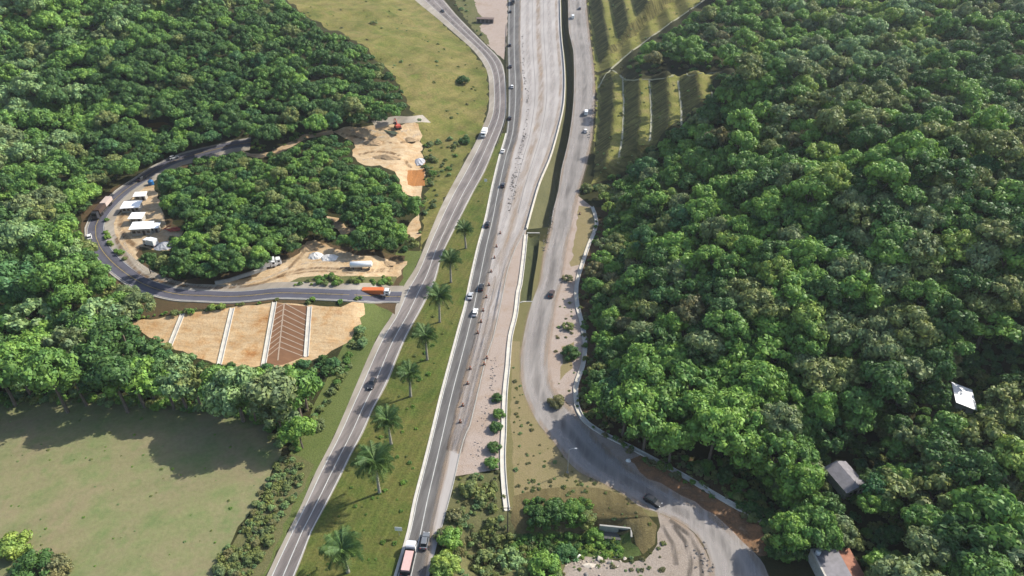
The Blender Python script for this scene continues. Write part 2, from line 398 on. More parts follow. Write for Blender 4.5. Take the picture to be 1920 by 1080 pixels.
G('pink_dirt', [c(196,176,160), c(208,190,176), c(186,160,134)], fine_amt=.22)
G('grey_dirt', [c(178,162,146), c(192,178,164), c(164,148,128)], fine_amt=.25)
G('dry_grass', [c(132,124,80), c(146,138,94), c(120,118,72)], fine_amt=.2)
G('tan_grass', [c(158,144,100), c(170,154,114), c(146,140,90)], fine_amt=.2)
G('bank', [c(140,126,88), c(124,112,76), c(150,138,96)], streak=(.2,(.8,.12,.5), .1))
G('weeds', [c(84,110,58), c(112,128,70), c(96,98,62)])
G('red_earth', [c(146,112,84), c(186,140,102), c(126,102,78), c(196,168,142)], mid=.5)
G('brown_earth', [c(98,82,60), c(116,96,70), c(84,82,50)])
t = NT('terrace')                                        # grassy benches, barer ribbed faces between them
n1, n2, n3 = t.noise(.12, 5, .6), t.noise(1.3, 4, .7), t.noise(1.0, 3, .6, stretch=(.08, .75, .12), rot=.7)
gr_ = t.ramp(n1, [(.3, c(128,130,62)), (.5, c(160,158,84)), (.7, c(176,160,104))]); ea_ = t.ramp(n1, [(.35, c(104,100,58)), (.65, c(134,128,76))])
ea_ = t.mix(1.0, ea_, t.ramp(n3, [(.38, (.6,)*3), (.5, (1,)*3), (.62, (1.5,)*3)]), 'MULTIPLY')
sx_ = t.n.new('ShaderNodeSeparateXYZ'); t.pos(); t.l.new(t.geo.outputs['True Normal'], sx_.inputs[0])
cc_ = t.mix(t.ramp(sx_.outputs[2], [(.80, (0,0,0)), (.95, (1,1,1))]), ea_, gr_)
cc_ = t.mix(1.0, cc_, t.ramp(n2, [(.25, (.6,)*3), (.75, (1.4,)*3)]), 'MULTIPLY'); t.bump(n2, .8, .5)
MATS['terrace'] = t.color(cc_, .95, .1)
G('ditch', [c(112,112,78), c(126,124,88), c(96,100,70)], fine_amt=.2)
G('basin', [c(82,88,58), c(100,104,70), c(66,74,54)])
G('tan_dirt', [c(190,150,104), c(222,190,146), c(236,210,172), c(212,172,122), c(180,150,116)], fine_amt=.2, mid=.17, fine=1.3, streak=(.16,(.55,.07,.3),1.3))
G('cut_slope', [c(196,132,72), c(222,178,124), c(236,206,162), c(226,186,134), c(192,132,78)], big=.06, fine=1.6, mid=.2, fine_amt=.2, streak=(.16,(.10,.9,.6), .1))
G('orange_face', [c(188,126,70), c(200,142,90)], streak=(.18,(1.2,.1,.2), 0))
def road_mat(name, lo, hi, stretch, rot, wear=.12, joints=None):
    t = NT(name)
    a = t.noise(.05, 5, .6); b = t.noise(1.0, 5, .65, stretch=stretch, rot=rot); d = t.noise(6, 3, .7)
    col = t.mix(t.ramp(a, [(.35, (0,0,0)), (.65, (1,1,1))]), lo, hi)
    col = t.mix(1.0, col, t.ramp(b, [(.28, (1-wear*1.4,)*3), (.5, (1,1,1)), (.72, (1+wear,)*3)]), 'MULTIPLY')
    col = t.mix(1.0, col, t.ramp(d, [(.3, (.93,)*3), (.7, (1.07,)*3)]), 'MULTIPLY')
    t.bump(d, .15, .05)
    MATS[name] = t.color(col, .88, .25)
road_mat('shoulder', c(178,166,148), c(208,198,182), (.5,.06,.5), .35, .16)
road_mat('asphalt_old', c(150,140,136), c(174,163,155), (1.1,.03,.5), .38, .19)
road_mat('asphalt', c(126,123,120), c(146,142,137), (1.0,.02,.5), .22, .17)
road_mat('asphalt_new', c(100,100,112), c(118,116,128), (.3,.1,.5), 1.2, .10)
road_mat('concrete', c(198,190,183), c(218,210,203), (.55,.018,.5), .18, .13)
road_mat('gravel_road', c(168,161,154), c(192,184,176), (.7,.03,.5), .08, .13)
t = NT('brown_slope'); n = t.noise(1.0, 3, .6, stretch=(.25, .8, .3), rot=.35)
col = c(158,118,88)
MATS['brown_slope'] = t.color(t.mix(1.0, col, t.ramp(n, [(.3,(.85,)*3), (.7,(1.12,)*3)]), 'MULTIPLY'), .95, .1)
t = NT('pond'); MATS['pond'] = t.color(c(128,104,52), .12, .5)

# ------------------------------------------------------------------ one triangulated sheet for all of the ground
def dit_profile(x, y):
    """how far below the verge the open ditch and basin lie"""
    z = np.zeros_like(x)
    for L, Rr, dep in ((ditL, ditR, 4.2), (basL, basR, 2.0)):
        poly = strip_poly(L, Rr); m = inside(np.stack([x, y], 1), poly)
        if not m.any(): continue
        dl, _ = sdist(x[m], y[m], L); dr, _ = sdist(x[m], y[m], Rr); f = dl/(dl+dr+1e-6)
        end = smooth(L[-1, 1]-.5, L[-1, 1]+3, y[m])
        up_ = smooth(285, 330, y[m]) if L is ditL else 0.0; sl_ = .62-.34*up_; dep = dep+2.0*up_
        p = np.where(f < .62, np.clip(f/sl_, 0, 1), np.clip((1-f)/.16, 0, 1))
        z[m] = -dep*p*end
    return z
def inside(P, poly):
    x, y = P[:, 0], P[:, 1]; r = np.zeros(len(P), bool); n = len(poly)
    bx0, by0 = poly.min(0); bx1, by1 = poly.max(0)
    k = np.where((x >= bx0) & (x <= bx1) & (y >= by0) & (y <= by1))[0]
    if len(k) == 0: return r
    xx, yy = x[k], y[k]; rr = np.zeros(len(k), bool)
    for i in range(n):
        x1, y1 = poly[i]; x2, y2 = poly[(i+1) % n]
        if y1 == y2: continue
        cnd = (y1 > yy) != (y2 > yy)
        rr ^= cnd & (xx < (x2-x1)*(yy-y1)/(y2-y1)+x1)
    r[k] = rr; return r

pts = []; faces = []
for nm, mk, P in REG:
    k = len(pts); pts += [tuple(p) for p in P]; faces.append(list(range(k, k+len(P))))
edges = []
def add_line(P):
    k = len(pts); pts.extend(tuple(p) for p in P); edges.extend((k+i, k+i+1) for i in range(len(P)-1))
for f in (.32, .62, .84, .93): add_line(lerp_rows(ditL, ditR, f)[1:-1])
for f in (.3, .62, .84): add_line(lerp_rows(basL, basR, f)[1:-1])
# interior points: dense where the photograph is near, sparse outside it
def grid(x0, x1, y0, y1, s, j=.3):
    X, Y = np.meshgrid(np.arange(x0, x1, s), np.arange(y0, y1, s)); P = np.stack([X.ravel(), Y.ravel()], 1)
    return P+rng.uniform(-j*s, j*s, P.shape)
near = grid(-190, 190, 62, 330, 3.2); mid = grid(-330, 330, 62, 620, 7); farp = grid(-700, 700, 44, 1180, 22)
terr = grid(40, 175, 280, 640, 1.7, .15)
creekp = grid(-25, 60, 75, 125, 1.6)
mid = mid[(abs(mid[:, 0]) > 190) | (mid[:, 1] > 330)]
farp = farp[(abs(farp[:, 0]) > 330) | (farp[:, 1] > 620) | (farp[:, 1] < 62)]
pt_all = np.concatenate([near, mid, farp, terr, creekp])
k = len(pts); box = [(-715, 42), (715, 42), (715, 1190), (-715, 1190)]
pts += box; edges += [(k, k+1), (k+1, k+2), (k+2, k+3), (k+3, k)]
pts += [tuple(p) for p in pt_all]
vo, _e, fo, _ov, _oe, of = delaunay_2d_cdt([Vector(p) for p in pts], edges, faces, 0, .03, True)
VX = np.array([tuple(v) for v in vo]); FI = np.array(fo, dtype=np.int32)
VZ = H_full(VX[:, 0], VX[:, 1])+dit_profile(VX[:, 0], VX[:, 1])
V3 = np.column_stack([VX, VZ])
nrm = np.cross(V3[FI[:, 1]]-V3[FI[:, 0]], V3[FI[:, 2]]-V3[FI[:, 0]])
FI[nrm[:, 2] < 0] = FI[nrm[:, 2] < 0][:, ::-1]
CENT = VX[FI].mean(1); rid = np.full(len(FI), -1)         # later outlines lie over earlier ones
for i_, (nm, mk, P) in enumerate(REG): rid[inside(CENT, P)] = i_
BVH = BVHTree.FromPolygons([Vector(v) for v in V3.tolist()], FI.tolist())
def gz(x, y):
    h = BVH.ray_cast(Vector((x, y, 400)), Vector((0, 0, -1)))[0]
    return h.z if h else float(H(x, y))
def sub_mesh(name, ids, mk):
    m = np.isin(rid, ids)
    if not m.any(): return None
    f = FI[m]; u, inv = np.unique(f.ravel(), return_inverse=True)
    o = obj(name, mesh_np(name, V3[u], inv.reshape(-1, 3), MATS[mk], smooth=True))
    return tag(o, kind='structure')
sub_mesh('ground', [-1], 'forest_floor')
for i, (nm, mk, P) in enumerate(REG): sub_mesh(nm, [i], mk)


def ribbon_v(P, hw, dz=.03, n=None):
    P = np.asarray(P); t = np.gradient(P, axis=0); t /= np.linalg.norm(t, axis=1)[:, None]+1e-9
    nv = np.stack([t[:, 1], -t[:, 0]], 1); V = []
    for p, q in zip(P, nv):
        for sgn in (-1, 1):
            a = p+q*hw*sgn; V.append((a[0], a[1], gz(*a)+dz))
    return V
def ribbon(name, P, hw, mat, dz=.03, kind='structure', parent=None):
    V = ribbon_v(P, hw, dz); Fc = [(2*i, 2*i+1, 2*i+3, 2*i+2) for i in range(len(P)-1)]
    o = obj(name, mesh_np(name, V, Fc, mat), parent)
    if kind: o['kind'] = kind
    return o
def resamp(P, step):
    P = np.asarray(P, float); s = np.r_[0, np.cumsum(np.linalg.norm(np.diff(P, axis=0), axis=1))]
    q = np.linspace(0, s[-1], max(2, int(s[-1]/step)+1))
    return np.stack([np.interp(q, s, P[:, 0]), np.interp(q, s, P[:, 1])], 1)
def wall_mb(P, hw, h, sink=.3, top=None, step=3):
    """solid wall or kerb along a line: real thickness, flat sides, top narrower when asked"""
    P = resamp(P, step); t = np.gradient(P, axis=0); t /= np.linalg.norm(t, axis=1)[:, None]+1e-9
    nv = np.stack([t[:, 1], -t[:, 0]], 1); V = []; Fc = []; top = hw if top is None else top
    for p, q in zip(P, nv):
        z = gz(*p)
        for a, zz in ((-hw, -sink), (-top, h), (top, h), (hw, -sink)): V.append((p[0]+q[0]*a, p[1]+q[1]*a, z+zz))
    for i in range(len(P)-1):
        for j in range(3): Fc.append((4*i+j, 4*i+j+1, 4*i+5+j, 4*i+4+j))
    Fc += [(0,3,2,1), tuple(4*(len(P)-1)+k for k in range(4))]
    m = MB(); m.add(V, Fc); return m
def channel_mb(P, hw, wt, h, step=2.5):
    """open concrete channel: floor with two low upstanding walls"""
    P = resamp(P, step); t = np.gradient(P, axis=0); t /= np.linalg.norm(t, axis=1)[:, None]+1e-9
    nv = np.stack([t[:, 1], -t[:, 0]], 1); V = []; Fc = []
    prof = [(-hw-wt, -.4), (-hw-wt, h), (-hw, h), (-hw, .06), (hw, .06), (hw, h), (hw+wt, h), (hw+wt, -.4)]
    for p, q in zip(P, nv):
        z = gz(*p)
        for a, zz in prof: V.append((p[0]+q[0]*a, p[1]+q[1]*a, z+zz))
    for i in range(len(P)-1):
        for j in range(7): Fc.append((8*i+j, 8*i+j+1, 8*i+9+j, 8*i+8+j))
    m = MB(); m.add(V, Fc); return m
def at(u, v):
    p = wh([(u, v)])[0]; return Vector((p[0], p[1], gz(*p)))

# ------------------------------------------------------------------ road markings, kerbs, walls
WHITE = simple('white_paint', (.42,.42,.39), .7, .3, var=.2, nscale=.6)
CONC = simple('pale_concrete', (.46,.43,.37), .85, .2, var=.15, nscale=.5)
CONCD = simple('grey_concrete', (.30,.29,.26), .9, .2, var=.2, nscale=.5)
STEEL = simple('galvanised_steel', (.30,.31,.31), .45, .5, .5)
DARK = simple('dark_rubber', (.02,.02,.022), .8, .2)
DWOOD = simple('dark_wood', (.06,.05,.045), .85, .2)
for L_, R_, fs, wd in ((wA_L, wA_R, ((.37, .19), (.66, .58), .945), .11), (wB_L, wB_R, (.10, .52), .10)):
    for f in fs: ribbon('lane_marking', resamp(lerp_rows(L_, R_, f), 4), wd, WHITE, .03)
for s_ in (2.85, -2.85): ribbon('lane_marking', resamp(offset(wIR, s_), 3), .07, WHITE, .03)
YEL = simple('yellow_paint', (.42,.30,.06), .7, .3, var=.2)
ribbon('lane_marking', resamp(wIR, 3), .06, YEL, .03)
# tar joints running along the concrete lanes and tyre tracks in the yard
TAR = simple('tar_joint', (.10,.095,.09), .8, .2)
for f in (.30, .58): ribbon('pavement_joint', resamp(lerp_rows(wB_R[wB_R[:, 1] > 250], wC_R[wC_R[:, 1] > 250], f), 4), .10, TAR, .02)
RUTS = []
TRK = simple('wet_soil', (.09,.078,.066), .9, .2, var=.3)
for pp in ([(1255,975),(1290,1000),(1312,1035),(1318,1090)], [(1262,985),(1285,1015),(1296,1045),(1290,1090)], [(1240,985),(1262,1020),(1268,1060)]):
    RUTS.append(pp)
def wear_mat(name, col, strength):
    t = NT(name); a = t.n.new('ShaderNodeAttribute'); a.attribute_name = 'a'
    n = t.noise(1.0, 5, .65, stretch=(.5,.05,.5), rot=.2); t.color(col, .9, .2)
    m_ = t.n.new('ShaderNodeMath'); m_.operation = 'MULTIPLY'; t.l.new(a.outputs['Fac'], m_.inputs[0]); t.l.new(t.ramp(n, [(.35, (0,0,0)), (.7, (1,1,1))]), m_.inputs[1])
    m2 = t.n.new('ShaderNodeMath'); m2.operation = 'MULTIPLY'; m2.inputs[1].default_value = strength; t.l.new(m_.outputs[0], m2.inputs[0]); t.l.new(m2.outputs[0], t.b.inputs['Alpha'])
    return t.m
def wear(P, hw, mat, dz=.016):
    P = resamp(P, 5); tt = np.gradient(P, axis=0); tt /= np.linalg.norm(tt, axis=1)[:, None]; nv = np.stack([tt[:, 1], -tt[:, 0]], 1); V = []; A_ = []
    for p, q in zip(P, nv):
        for f, al in ((-1,0),(-.45,.8),(0,1),(.45,.8),(1,0)):
            x, y = p+q*hw*f; V.append((x, y, gz(x, y)+dz)); A_.append(al)
    Fc = [(5*i+j, 5*i+j+1, 5*i+6+j, 5*i+5+j) for i in range(len(P)-1) for j in range(4)]
    me = mesh_np('road_stain', V, Fc, mat); at2 = me.attributes.new('a', 'FLOAT', 'POINT'); at2.data.foreach_set('value', np.array(A_, np.float32))
    o = obj('road_stain', me); o['kind'] = 'structure'
WD = wear_mat('worn_dark', c(118,113,110), .5); WL = wear_mat('worn_pale', c(222,212,204), .7); WE = wear_mat('dust', c(206,180,152), .8)
for f in (.47, .78): wear(lerp_rows(wA_L, wA_R, f), 1.3, WD)
for f in (.30, .74): wear(lerp_rows(wB_L, wB_R, f), 1.3, WD)
wear(lerp_rows(wE_L, wE_R, .52), 1.8, WD); wear(lerp_rows(wE_L, wE_R, .28), 1.2, WL); wear(lerp_rows(wE_L, wE_R, .80), 1.3, WL); wear(lerp_rows(wE_L, wE_R, .03), 1.0, WE, .02); wear(lerp_rows(wE_L, wE_R, .97), 1.2, WE, .02)
cR2 = np.concatenate([wC_R, wC_R2[1:]]); m_b = wB_R[wB_R[:, 1] > 125]; m_c = cR2[cR2[:, 1] > 125]
wear(lerp_rows(m_b, m_c, .18), 1.6, WL, .012); wear(lerp_rows(m_b, m_c, .45), 2.2, WE, .010); wear(lerp_rows(m_b, m_c, .72), 2.0, WL, .012); wear(lerp_rows(m_b, m_c, .90), 1.2, WE, .014); wear(lerp_rows(wB_L, wB_R, .97), .9, WE, .02)
wear(wIR, 1.2, WD)
WT = wear_mat('wet_rut', (.085,.072,.06), 1.0)
for pp in RUTS:
    wear(wh(spline(pp, 8)), .75, WT, .04)
WR = wear_mat('rutted_soil', c(150,116,80), .95); WP = wear_mat('pale_dust', c(244,226,198), .9)
for q_, hw_, m_ in (([(214,440),(235,480),(262,512),(310,530),(390,540),(480,534),(545,510),(600,502),(680,508),(745,502)], 1.0, WR), ([(222,425),(240,470),(270,505),(320,526),(400,537),(490,525),(560,496),(640,490),(700,497)], .8, WP), ([(520,520),(590,508),(660,512),(740,508)], .6, WR),
        ([(540,505),(566,478),(580,458)], 1.0, WR), ([(640,250),(690,262),(740,268),(785,262)], 1.2, WR), ([(672,290),(710,284),(750,292),(770,315)], 1.4, WR), ([(680,300),(720,296),(757,306)], .9, WP), ([(668,270),(715,256),(755,262),(788,250)], 1.0, WP),
        ([(236,395),(225,415),(232,440),(262,470)], 1.3, WR), ([(655,245),(690,243),(720,250),(770,244)], .8, WP)): wear(wh(spline(q_, 8)), hw_, m_, .05)
def thing1(name, mb, mat, label, cat, group=None, smooth_=False):
    return tag(mb.build(name, mat, smooth=smooth_), label, cat, group)
thing1('kerb', wall_mb(wB_L[wB_L[:, 1] < 345], .34, .16), CONC, 'long pale kerb between the palm median and the eastern carriageway', 'kerb')
thing1('kerb', wall_mb(wC_R2, .13, .14), CONCD, 'thin grey kerb between the new concrete lanes and the gravelly pink shoulder', 'kerb')
thing1('concrete_barrier', wall_mb(wC_R, .42, .85, top=.16), CONC, 'white concrete barrier along the ditch edge of the wide concrete highway', 'barrier')
thing1('drainage_channel', channel_mb(wDR, .55, .22, .35), CONC, 'straight white concrete drain between the dirt shoulder and grass strip', 'drain')
gch = thing1('drainage_channel', channel_mb(wG, .5, .2, .4), CONC, 'long winding concrete gutter at the foot of the forested hill', 'drain')
thing1('culvert_sill', wall_mb(w0([(975,568),(986,564),(998,566)]), .25, .2, step=1), CONCD, 'short concrete sill closing the near end of the dark storm basin', 'sill')
thing1('culvert_sill', wall_mb(w0([(988,437),(1000,437),(1012,437)]), .35, .15, step=1), CONCD, 'concrete crossing between the open ditch and the dark storm basin', 'sill')
# guard rail with posts between the two carriageways
gp = w0(spline([(951,46),(949,100),(950,150),(951,200),(948,228),(938,258),(931,275)]))
gr = empty('guard_rail', (0, 0, 0), 0, 'dark steel guard rail between the merging carriageways near the top', 'guard rail')
m = MB(); q = resamp(gp, 4)
V = []
for p in q:
    z = gz(*p); V += [(p[0]-.06, p[1], z+.45), (p[0]-.06, p[1], z+.8), (p[0]+.06, p[1], z+.8), (p[0]+.06, p[1], z+.45)]
Fc = []
for i in range(len(q)-1):
    for j in range(4): Fc.append((4*i+j, 4*i+(j+1) % 4, 4*i+4+(j+1) % 4, 4*i+4+j))
m.add(V, Fc); RAILM = simple('weathered_rail', (.10,.085,.075), .7, .4, .3); m.build('rail', RAILM, gr)
pm = MB().box(-.09, .09, -.09, .09, -.3, .78).mesh('post', RAILM)
for p in q[::2]:
    o = obj('post', pm, gr); o.location = (p[0]+.16, p[1], gz(*p))
# white edging gutters on the terrace benches
TB = simple('bench_gutter', (.30,.29,.20), .85, .2)
def bench_line(k, y0, y1):
    out = []
    for y in np.arange(y0, y1, 3.0):
        xs = np.linspace(20, 260, 700); d, sd_ = sdist(xs, np.full_like(xs, y), TOE); d = np.where(sd_ < 0, d, 0)
        i = np.searchsorted(d, 1.5+13*k+12.2)
        if i < len(xs): out.append((xs[i], y))
    return np.array(out)
for k, y1 in enumerate((395, 372, 350, 328)):
    thing1('bench_gutter', channel_mb(bench_line(k, 292, y1), .3, .15, .18, 4), TB,
           'pale gutter along the %s bench of the lower terraced slope' % ('lowest', 'second', 'third', 'top')[k], 'gutter', 'gutters on the terraced slope')
crest = wh(spline([(1122,165),(1145,131),(1165,146),(1185,150),(1230,148),(1290,142),(1345,136)], 10))
thing1('crest_gutter', channel_mb(crest, .35, .18, .2, 3), TB, 'bent pale gutter along the crest of the lower terraces', 'gutter')
up = wh(spline([(1146,130),(1165,112),(1200,85),(1255,45),(1310,8),(1345,-20)], 10))
thing1('crest_gutter', channel_mb(up, .35, .18, .2, 3), TB, 'straight pale gutter climbing beside the upper terraced slope', 'gutter')
# drains down the bare cut slope
for a, b, lb in (((343,588),(314,660), 'leftmost white drain down the bare orange slope'), ((436,578),(411,685), 'second white drain from the left on the bare slope'),
                 ((515,567),(494,687), 'white drain along the left edge of the brown drilled slope'), ((581,575),(574,669), 'white drain along the right edge of the brown drilled slope')):
    thing1('slope_drain', channel_mb(wh(spline([a, b], 8)), .55, .22, .3, 2), CONC, lb, 'drain', 'drains on the bare cut slope')
thing1('kerb', wall_mb(offset(wIR, 3.7)[8:], .12, .25, step=2), CONCD, 'dark low kerb along the inner edge of the hairpin road', 'kerb')

# ------------------------------------------------------------------ vegetation
def leaf_mat(name, col, trans=.25, var=.35):
    col = tuple(min(.32, k*f_) for k, f_ in zip(col, (2.12, 2.32, 2.0)))
    t = NT(name)
    at_ = t.n.new('ShaderNodeAttribute'); at_.attribute_name = 'tone'
    n = t.noise(.35, 3, .6)
    f = t.ramp(at_.outputs['Fac'], [(0, (1-var,)*3), (1, (1+var,)*3)])
    cc = t.mix(1.0, col, f, 'MULTIPLY')
    warm = tuple(min(1, k) for k in (col[0]*1.45, col[1]*1.2, col[2]*.9)); cool = (col[0]*.75, col[1]*.88, col[2]*1.05)
    cc2 = t.mix(1.0, t.mix(t.ramp(n, [(.35, (0,0,0)), (.65, (1,1,1))]), cool, warm), f, 'MULTIPLY')
    cc = t.mix(.6, cc, cc2)
    t.color(cc, .55, .25)
    tr = t.n.new('ShaderNodeBsdfTranslucent'); t.l.new(cc, tr.inputs[0])
    mx = t.n.new('ShaderNodeMixShader'); mx.inputs[0].default_value = trans
    t.l.new(t.b.outputs[0], mx.inputs[1]); t.l.new(tr.outputs[0], mx.inputs[2]); t.l.new(mx.outputs[0], t.out.inputs[0])
    MATS[name] = t.m; return t.m
LEAF = {
 'dark green': leaf_mat('leaf_dark', (.033,.063,.020)), 'mid green': leaf_mat('leaf_mid', (.058,.102,.026)),
 'fresh green': leaf_mat('leaf_fresh', (.080,.132,.030)), 'lime green': leaf_mat('leaf_lime', (.105,.165,.034)),
 'grey-green': leaf_mat('leaf_grey', (.082,.100,.048)), 'olive': leaf_mat('leaf_olive', (.088,.100,.038)),
 'blue-green': leaf_mat('leaf_blue', (.036,.076,.030)), 'pale green': leaf_mat('leaf_pale', (.095,.135,.062)),
 'brownish': leaf_mat('leaf_brown', (.092,.086,.044))}
BARK = simple('bark', (.13,.105,.08), .9, .1, var=.3); PALEBARK = simple('pale_bark', (.26,.24,.2), .9, .1, var=.25)
ICO = None
def ico():
    global ICO
    if ICO is None:
        b = bmesh.new(); bmesh.ops.create_icosphere(b, subdivisions=1, radius=1)
        ICO = (np.array([v.co[:] for v in b.verts]), np.array([[v.index for v in f.verts] for f in b.faces])); b.free()
    return ICO
def crown_arrays(seed, style):
    r = np.random.default_rng(seed); C = []; RR = []
    if style == 'rounded':      n, hz, lr, pw = 26, .72, (.18,.34), .9
    elif style == 'spreading':  n, hz, lr, pw = 26, .38, (.16,.30), .6
    elif style == 'lumpy':      n, hz, lr, pw = 18, .85, (.18,.40), .9
    elif style == 'tall':       n, hz, lr, pw = 22, 1.15, (.18,.34), .9
    else:                       n, hz, lr, pw = 22, .66, (.13,.27), .8     # open
    for k in range(n):
        if k == 0: d = np.array([0, 0, .75])
        else:
            a = k*2.39996+r.uniform(-.5, .5); el = r.uniform(0.02, 1)**pw; q = math.sqrt(max(0, 1-el*el))
            d = np.array([math.cos(a)*q, math.sin(a)*q, el*1.0-.12])*r.uniform(.55, .92)
        C.append(d*np.array([1, 1, hz])*1.0); RR.append(r.uniform(*lr))
    C = np.array(C); RR = np.array(RR)
    V = []; Q = []; tone = []
    per = 150 if style != 'open' else 120
    for cpt, rr in zip(C, RR):
        n_ = int(per*(rr/.33)**2)
        d = r.normal(size=(n_, 3)); d[:, 2] += .35; d /= np.linalg.norm(d, axis=1)[:, None]
        p = cpt+d*rr*r.uniform(.82, 1.12, (n_, 1))*np.array([1, 1, .9])
        dist = np.linalg.norm(p[:, None, :]-C[None], axis=2)/RR[None]
        keep = (dist.min(1) > .78) & (p[:, 2] > -.35)
        p, d = p[keep], d[keep]
        nn = d+r.normal(0, .42, d.shape); nn /= np.linalg.norm(nn, axis=1)[:, None]
        t1 = np.cross(nn, r.normal(size=nn.shape)); t1 /= np.linalg.norm(t1, axis=1)[:, None]; t2 = np.cross(nn, t1)
        sz = .056*r.uniform(.6, 1.4, (len(p), 1))
        k = sum(len(v) for v in V)
        quad = np.stack([p-t1*sz*1.35, p-t2*sz*.8+nn*sz*.25, p+t1*sz*1.35, p+t2*sz*.8+nn*sz*.25], 1).reshape(-1, 3)
        V.append(quad); Q.append(k+np.arange(len(p)*4).reshape(-1, 4)); tone.append(np.clip(.5+r.normal(0, .22, len(p))+r.normal(0, .12), 0, 1))
    return np.concatenate(V), np.concatenate(Q), np.concatenate(tone), C, RR
def crown_mesh(name, seed, style, mat):
    V, Q, tone, C, RR = crown_arrays(seed, style)
    iv, if_ = ico(); r = np.random.default_rng(seed+99)
    CV = []; CF = []
    for cpt, rr in zip(C, RR):
        k = len(V)+sum(len(x) for x in CV)
        CV.append(cpt+iv*rr*.80*r.uniform(.85, 1.12, (len(iv), 1))); CF.append(if_+k)
    CV = np.concatenate(CV); CF = np.concatenate(CF)
    AV = np.concatenate([V, CV])
    me = bpy.data.meshes.new(name)
    nq, nt = len(Q), len(CF)
    me.vertices.add(len(AV)); me.vertices.foreach_set('co', AV.astype(np.float32).ravel())
    me.loops.add(nq*4+nt*3); me.loops.foreach_set('vertex_index', np.concatenate([Q.ravel(), CF.ravel()]).astype(np.int32))
    me.polygons.add(nq+nt)
    me.polygons.foreach_set('loop_start', np.concatenate([np.arange(nq)*4, nq*4+np.arange(nt)*3]).astype(np.int32))
    me.polygons.foreach_set('loop_total', np.concatenate([np.full(nq, 4), np.full(nt, 3)]).astype(np.int32))
    me.update(calc_edges=True)
    a = me.attributes.new('tone', 'FLOAT', 'FACE'); a.data.foreach_set('value', np.concatenate([tone, np.full(nt, .35)]).astype(np.float32))
    me.materials.append(mat); return me
STYLES = ['rounded', 'spreading', 'lumpy', 'tall', 'open']
CROWN = {}
for si, st in enumerate(STYLES):
    for v in range(2):
        base = None
        for ci, cn in enumerate(LEAF):
            if base is None: base = crown_mesh('crown', 100+si*10+v, st, LEAF[cn]); me = base
            else:
                me = base.copy(); me.materials.clear(); me.materials.append(LEAF[cn])
            CROWN[(st, v, cn)] = me
def trunk_mesh(seed):
    r = random.Random(seed); m = MB()
    m.tube([(0,0,-1.6), (r.uniform(-.04,.04), r.uniform(-.04,.04), -.9), (0,0,-.25)], [.075,.055,.04], 6)
    for k in range(3):
        a = k*2.1+r.uniform(-.4,.4); m.tube([(0,0,-.5), (math.cos(a)*.25, math.sin(a)*.25, -.18), (math.cos(a)*.5, math.sin(a)*.5, .08)], [.038,.026,.014], 5)
    return m.mesh('trunk', BARK)
TRUNK = [trunk_mesh(i) for i in range(3)]
# ---- where trees may stand: outlines in the photograph
CEN = (453, 344); RC = 345
def arc(a0, a1, r=RC, n=14): return [(CEN[0]+r*math.cos(R(a)), CEN[1]+r*math.sin(R(a))) for a in np.linspace(a0, a1, n)]
ZONES = {
 'hill': [(1112,352),(1180,325),(1240,272),(1320,200),(1345,160),(1420,128),(1340,112),(1250,118),(1200,116),(1222,92),(1275,54),(1335,8),(1370,-70),(2040,-70),(2040,1180),(1625,1180),(1612,1045),(1530,1030),(1440,1050),(1500,985),(1462,905),(1362,838),(1228,800),(1150,768),(1118,745),(1112,720),(1124,690),(1126,640),(1118,590),(1108,540),(1122,490),(1142,430),(1135,385)],
 'left': [(-140,-70),(440,-70),(400,2)]+arc(-98, -180)[1:]+arc(180, 62)[1:]+[(665,625),(640,690),(610,745),(575,775),(545,790),(500,780),(440,775),(340,760),(250,760),(170,750),(110,735),(75,730),(0,760),(-140,770)],
 'crest': arc(-160, -24)+[(772,212),(720,222),(664,232),(560,242),(500,256),(468,258),(430,258),(380,268),(330,282),(280,302),(240,326),(205,350),(165,392),(110,400)],
 'island': [(290,345),(330,312),(400,294),(455,290),(485,302),(545,282),(575,264),(625,256),(658,266),(662,288),(655,302),(690,320),(730,330),(746,350),(755,375),(785,378),(784,398),(742,408),(745,440),(776,455),(762,476),(720,476),(680,466),(640,456),(590,442),(570,440),(556,464),(510,488),(470,503),(400,524),(350,524),(300,510),(276,500),(262,482),(258,460),(290,452),(330,442),(338,425),(310,405),(285,380)],
 'bend': [(104,405),(150,410),(152,445),(178,470),(194,505),(200,540),(240,560),(268,560),(262,590),(230,600),(200,575),(150,505),(118,430)]}
PXM = 240; PS = 2
def raster(polys):
    W, Hh = (1920+2*PXM)//PS, (1080+2*PXM)//PS; M = np.zeros((Hh, W), bool)
    X, Y = np.meshgrid(np.arange(W)*PS-PXM, np.arange(Hh)*PS-PXM); P = np.stack([X.ravel(), Y.ravel()], 1).astype(float)
    for q in polys: M |= inside(P, np.asarray(q, float)).reshape(M.shape)
    return M
def look(M, u, v):
    i = np.clip(((np.asarray(v)+PXM)/PS).astype(int), 0, M.shape[0]-1); j = np.clip(((np.asarray(u)+PXM)/PS).astype(int), 0, M.shape[1]-1)
    return M[i, j]
CLEAR = {'grass_hill','grass_verge','playing_field','grass_median','junction_dirt','grass_island','dirt_yard','dirt_verge','terraced_slope','upper_terraced_slope','west_carriageway',
 'concrete_highway','east_carriageway','service_road','service_yard','earthworks','bare_cut_slope','hairpin_road','drainage_ditch','red_earth_bank','bare_scar','muddy_pond','dirt_track'}
cl = []
for nm, mk, P in REG:
    if nm in CLEAR: cl.append(project(np.column_stack([P, H(P[:, 0], P[:, 1])]))[:, :2])
HOUSES = [[(1538,838),(1600,838),(1622,925),(1550,935)], [(1522,1022),(1600,1022),(1635,1090),(1540,1100)], [(1778,712),(1825,700),(1856,704),(1856,735),(1822,775),(1778,775)]]
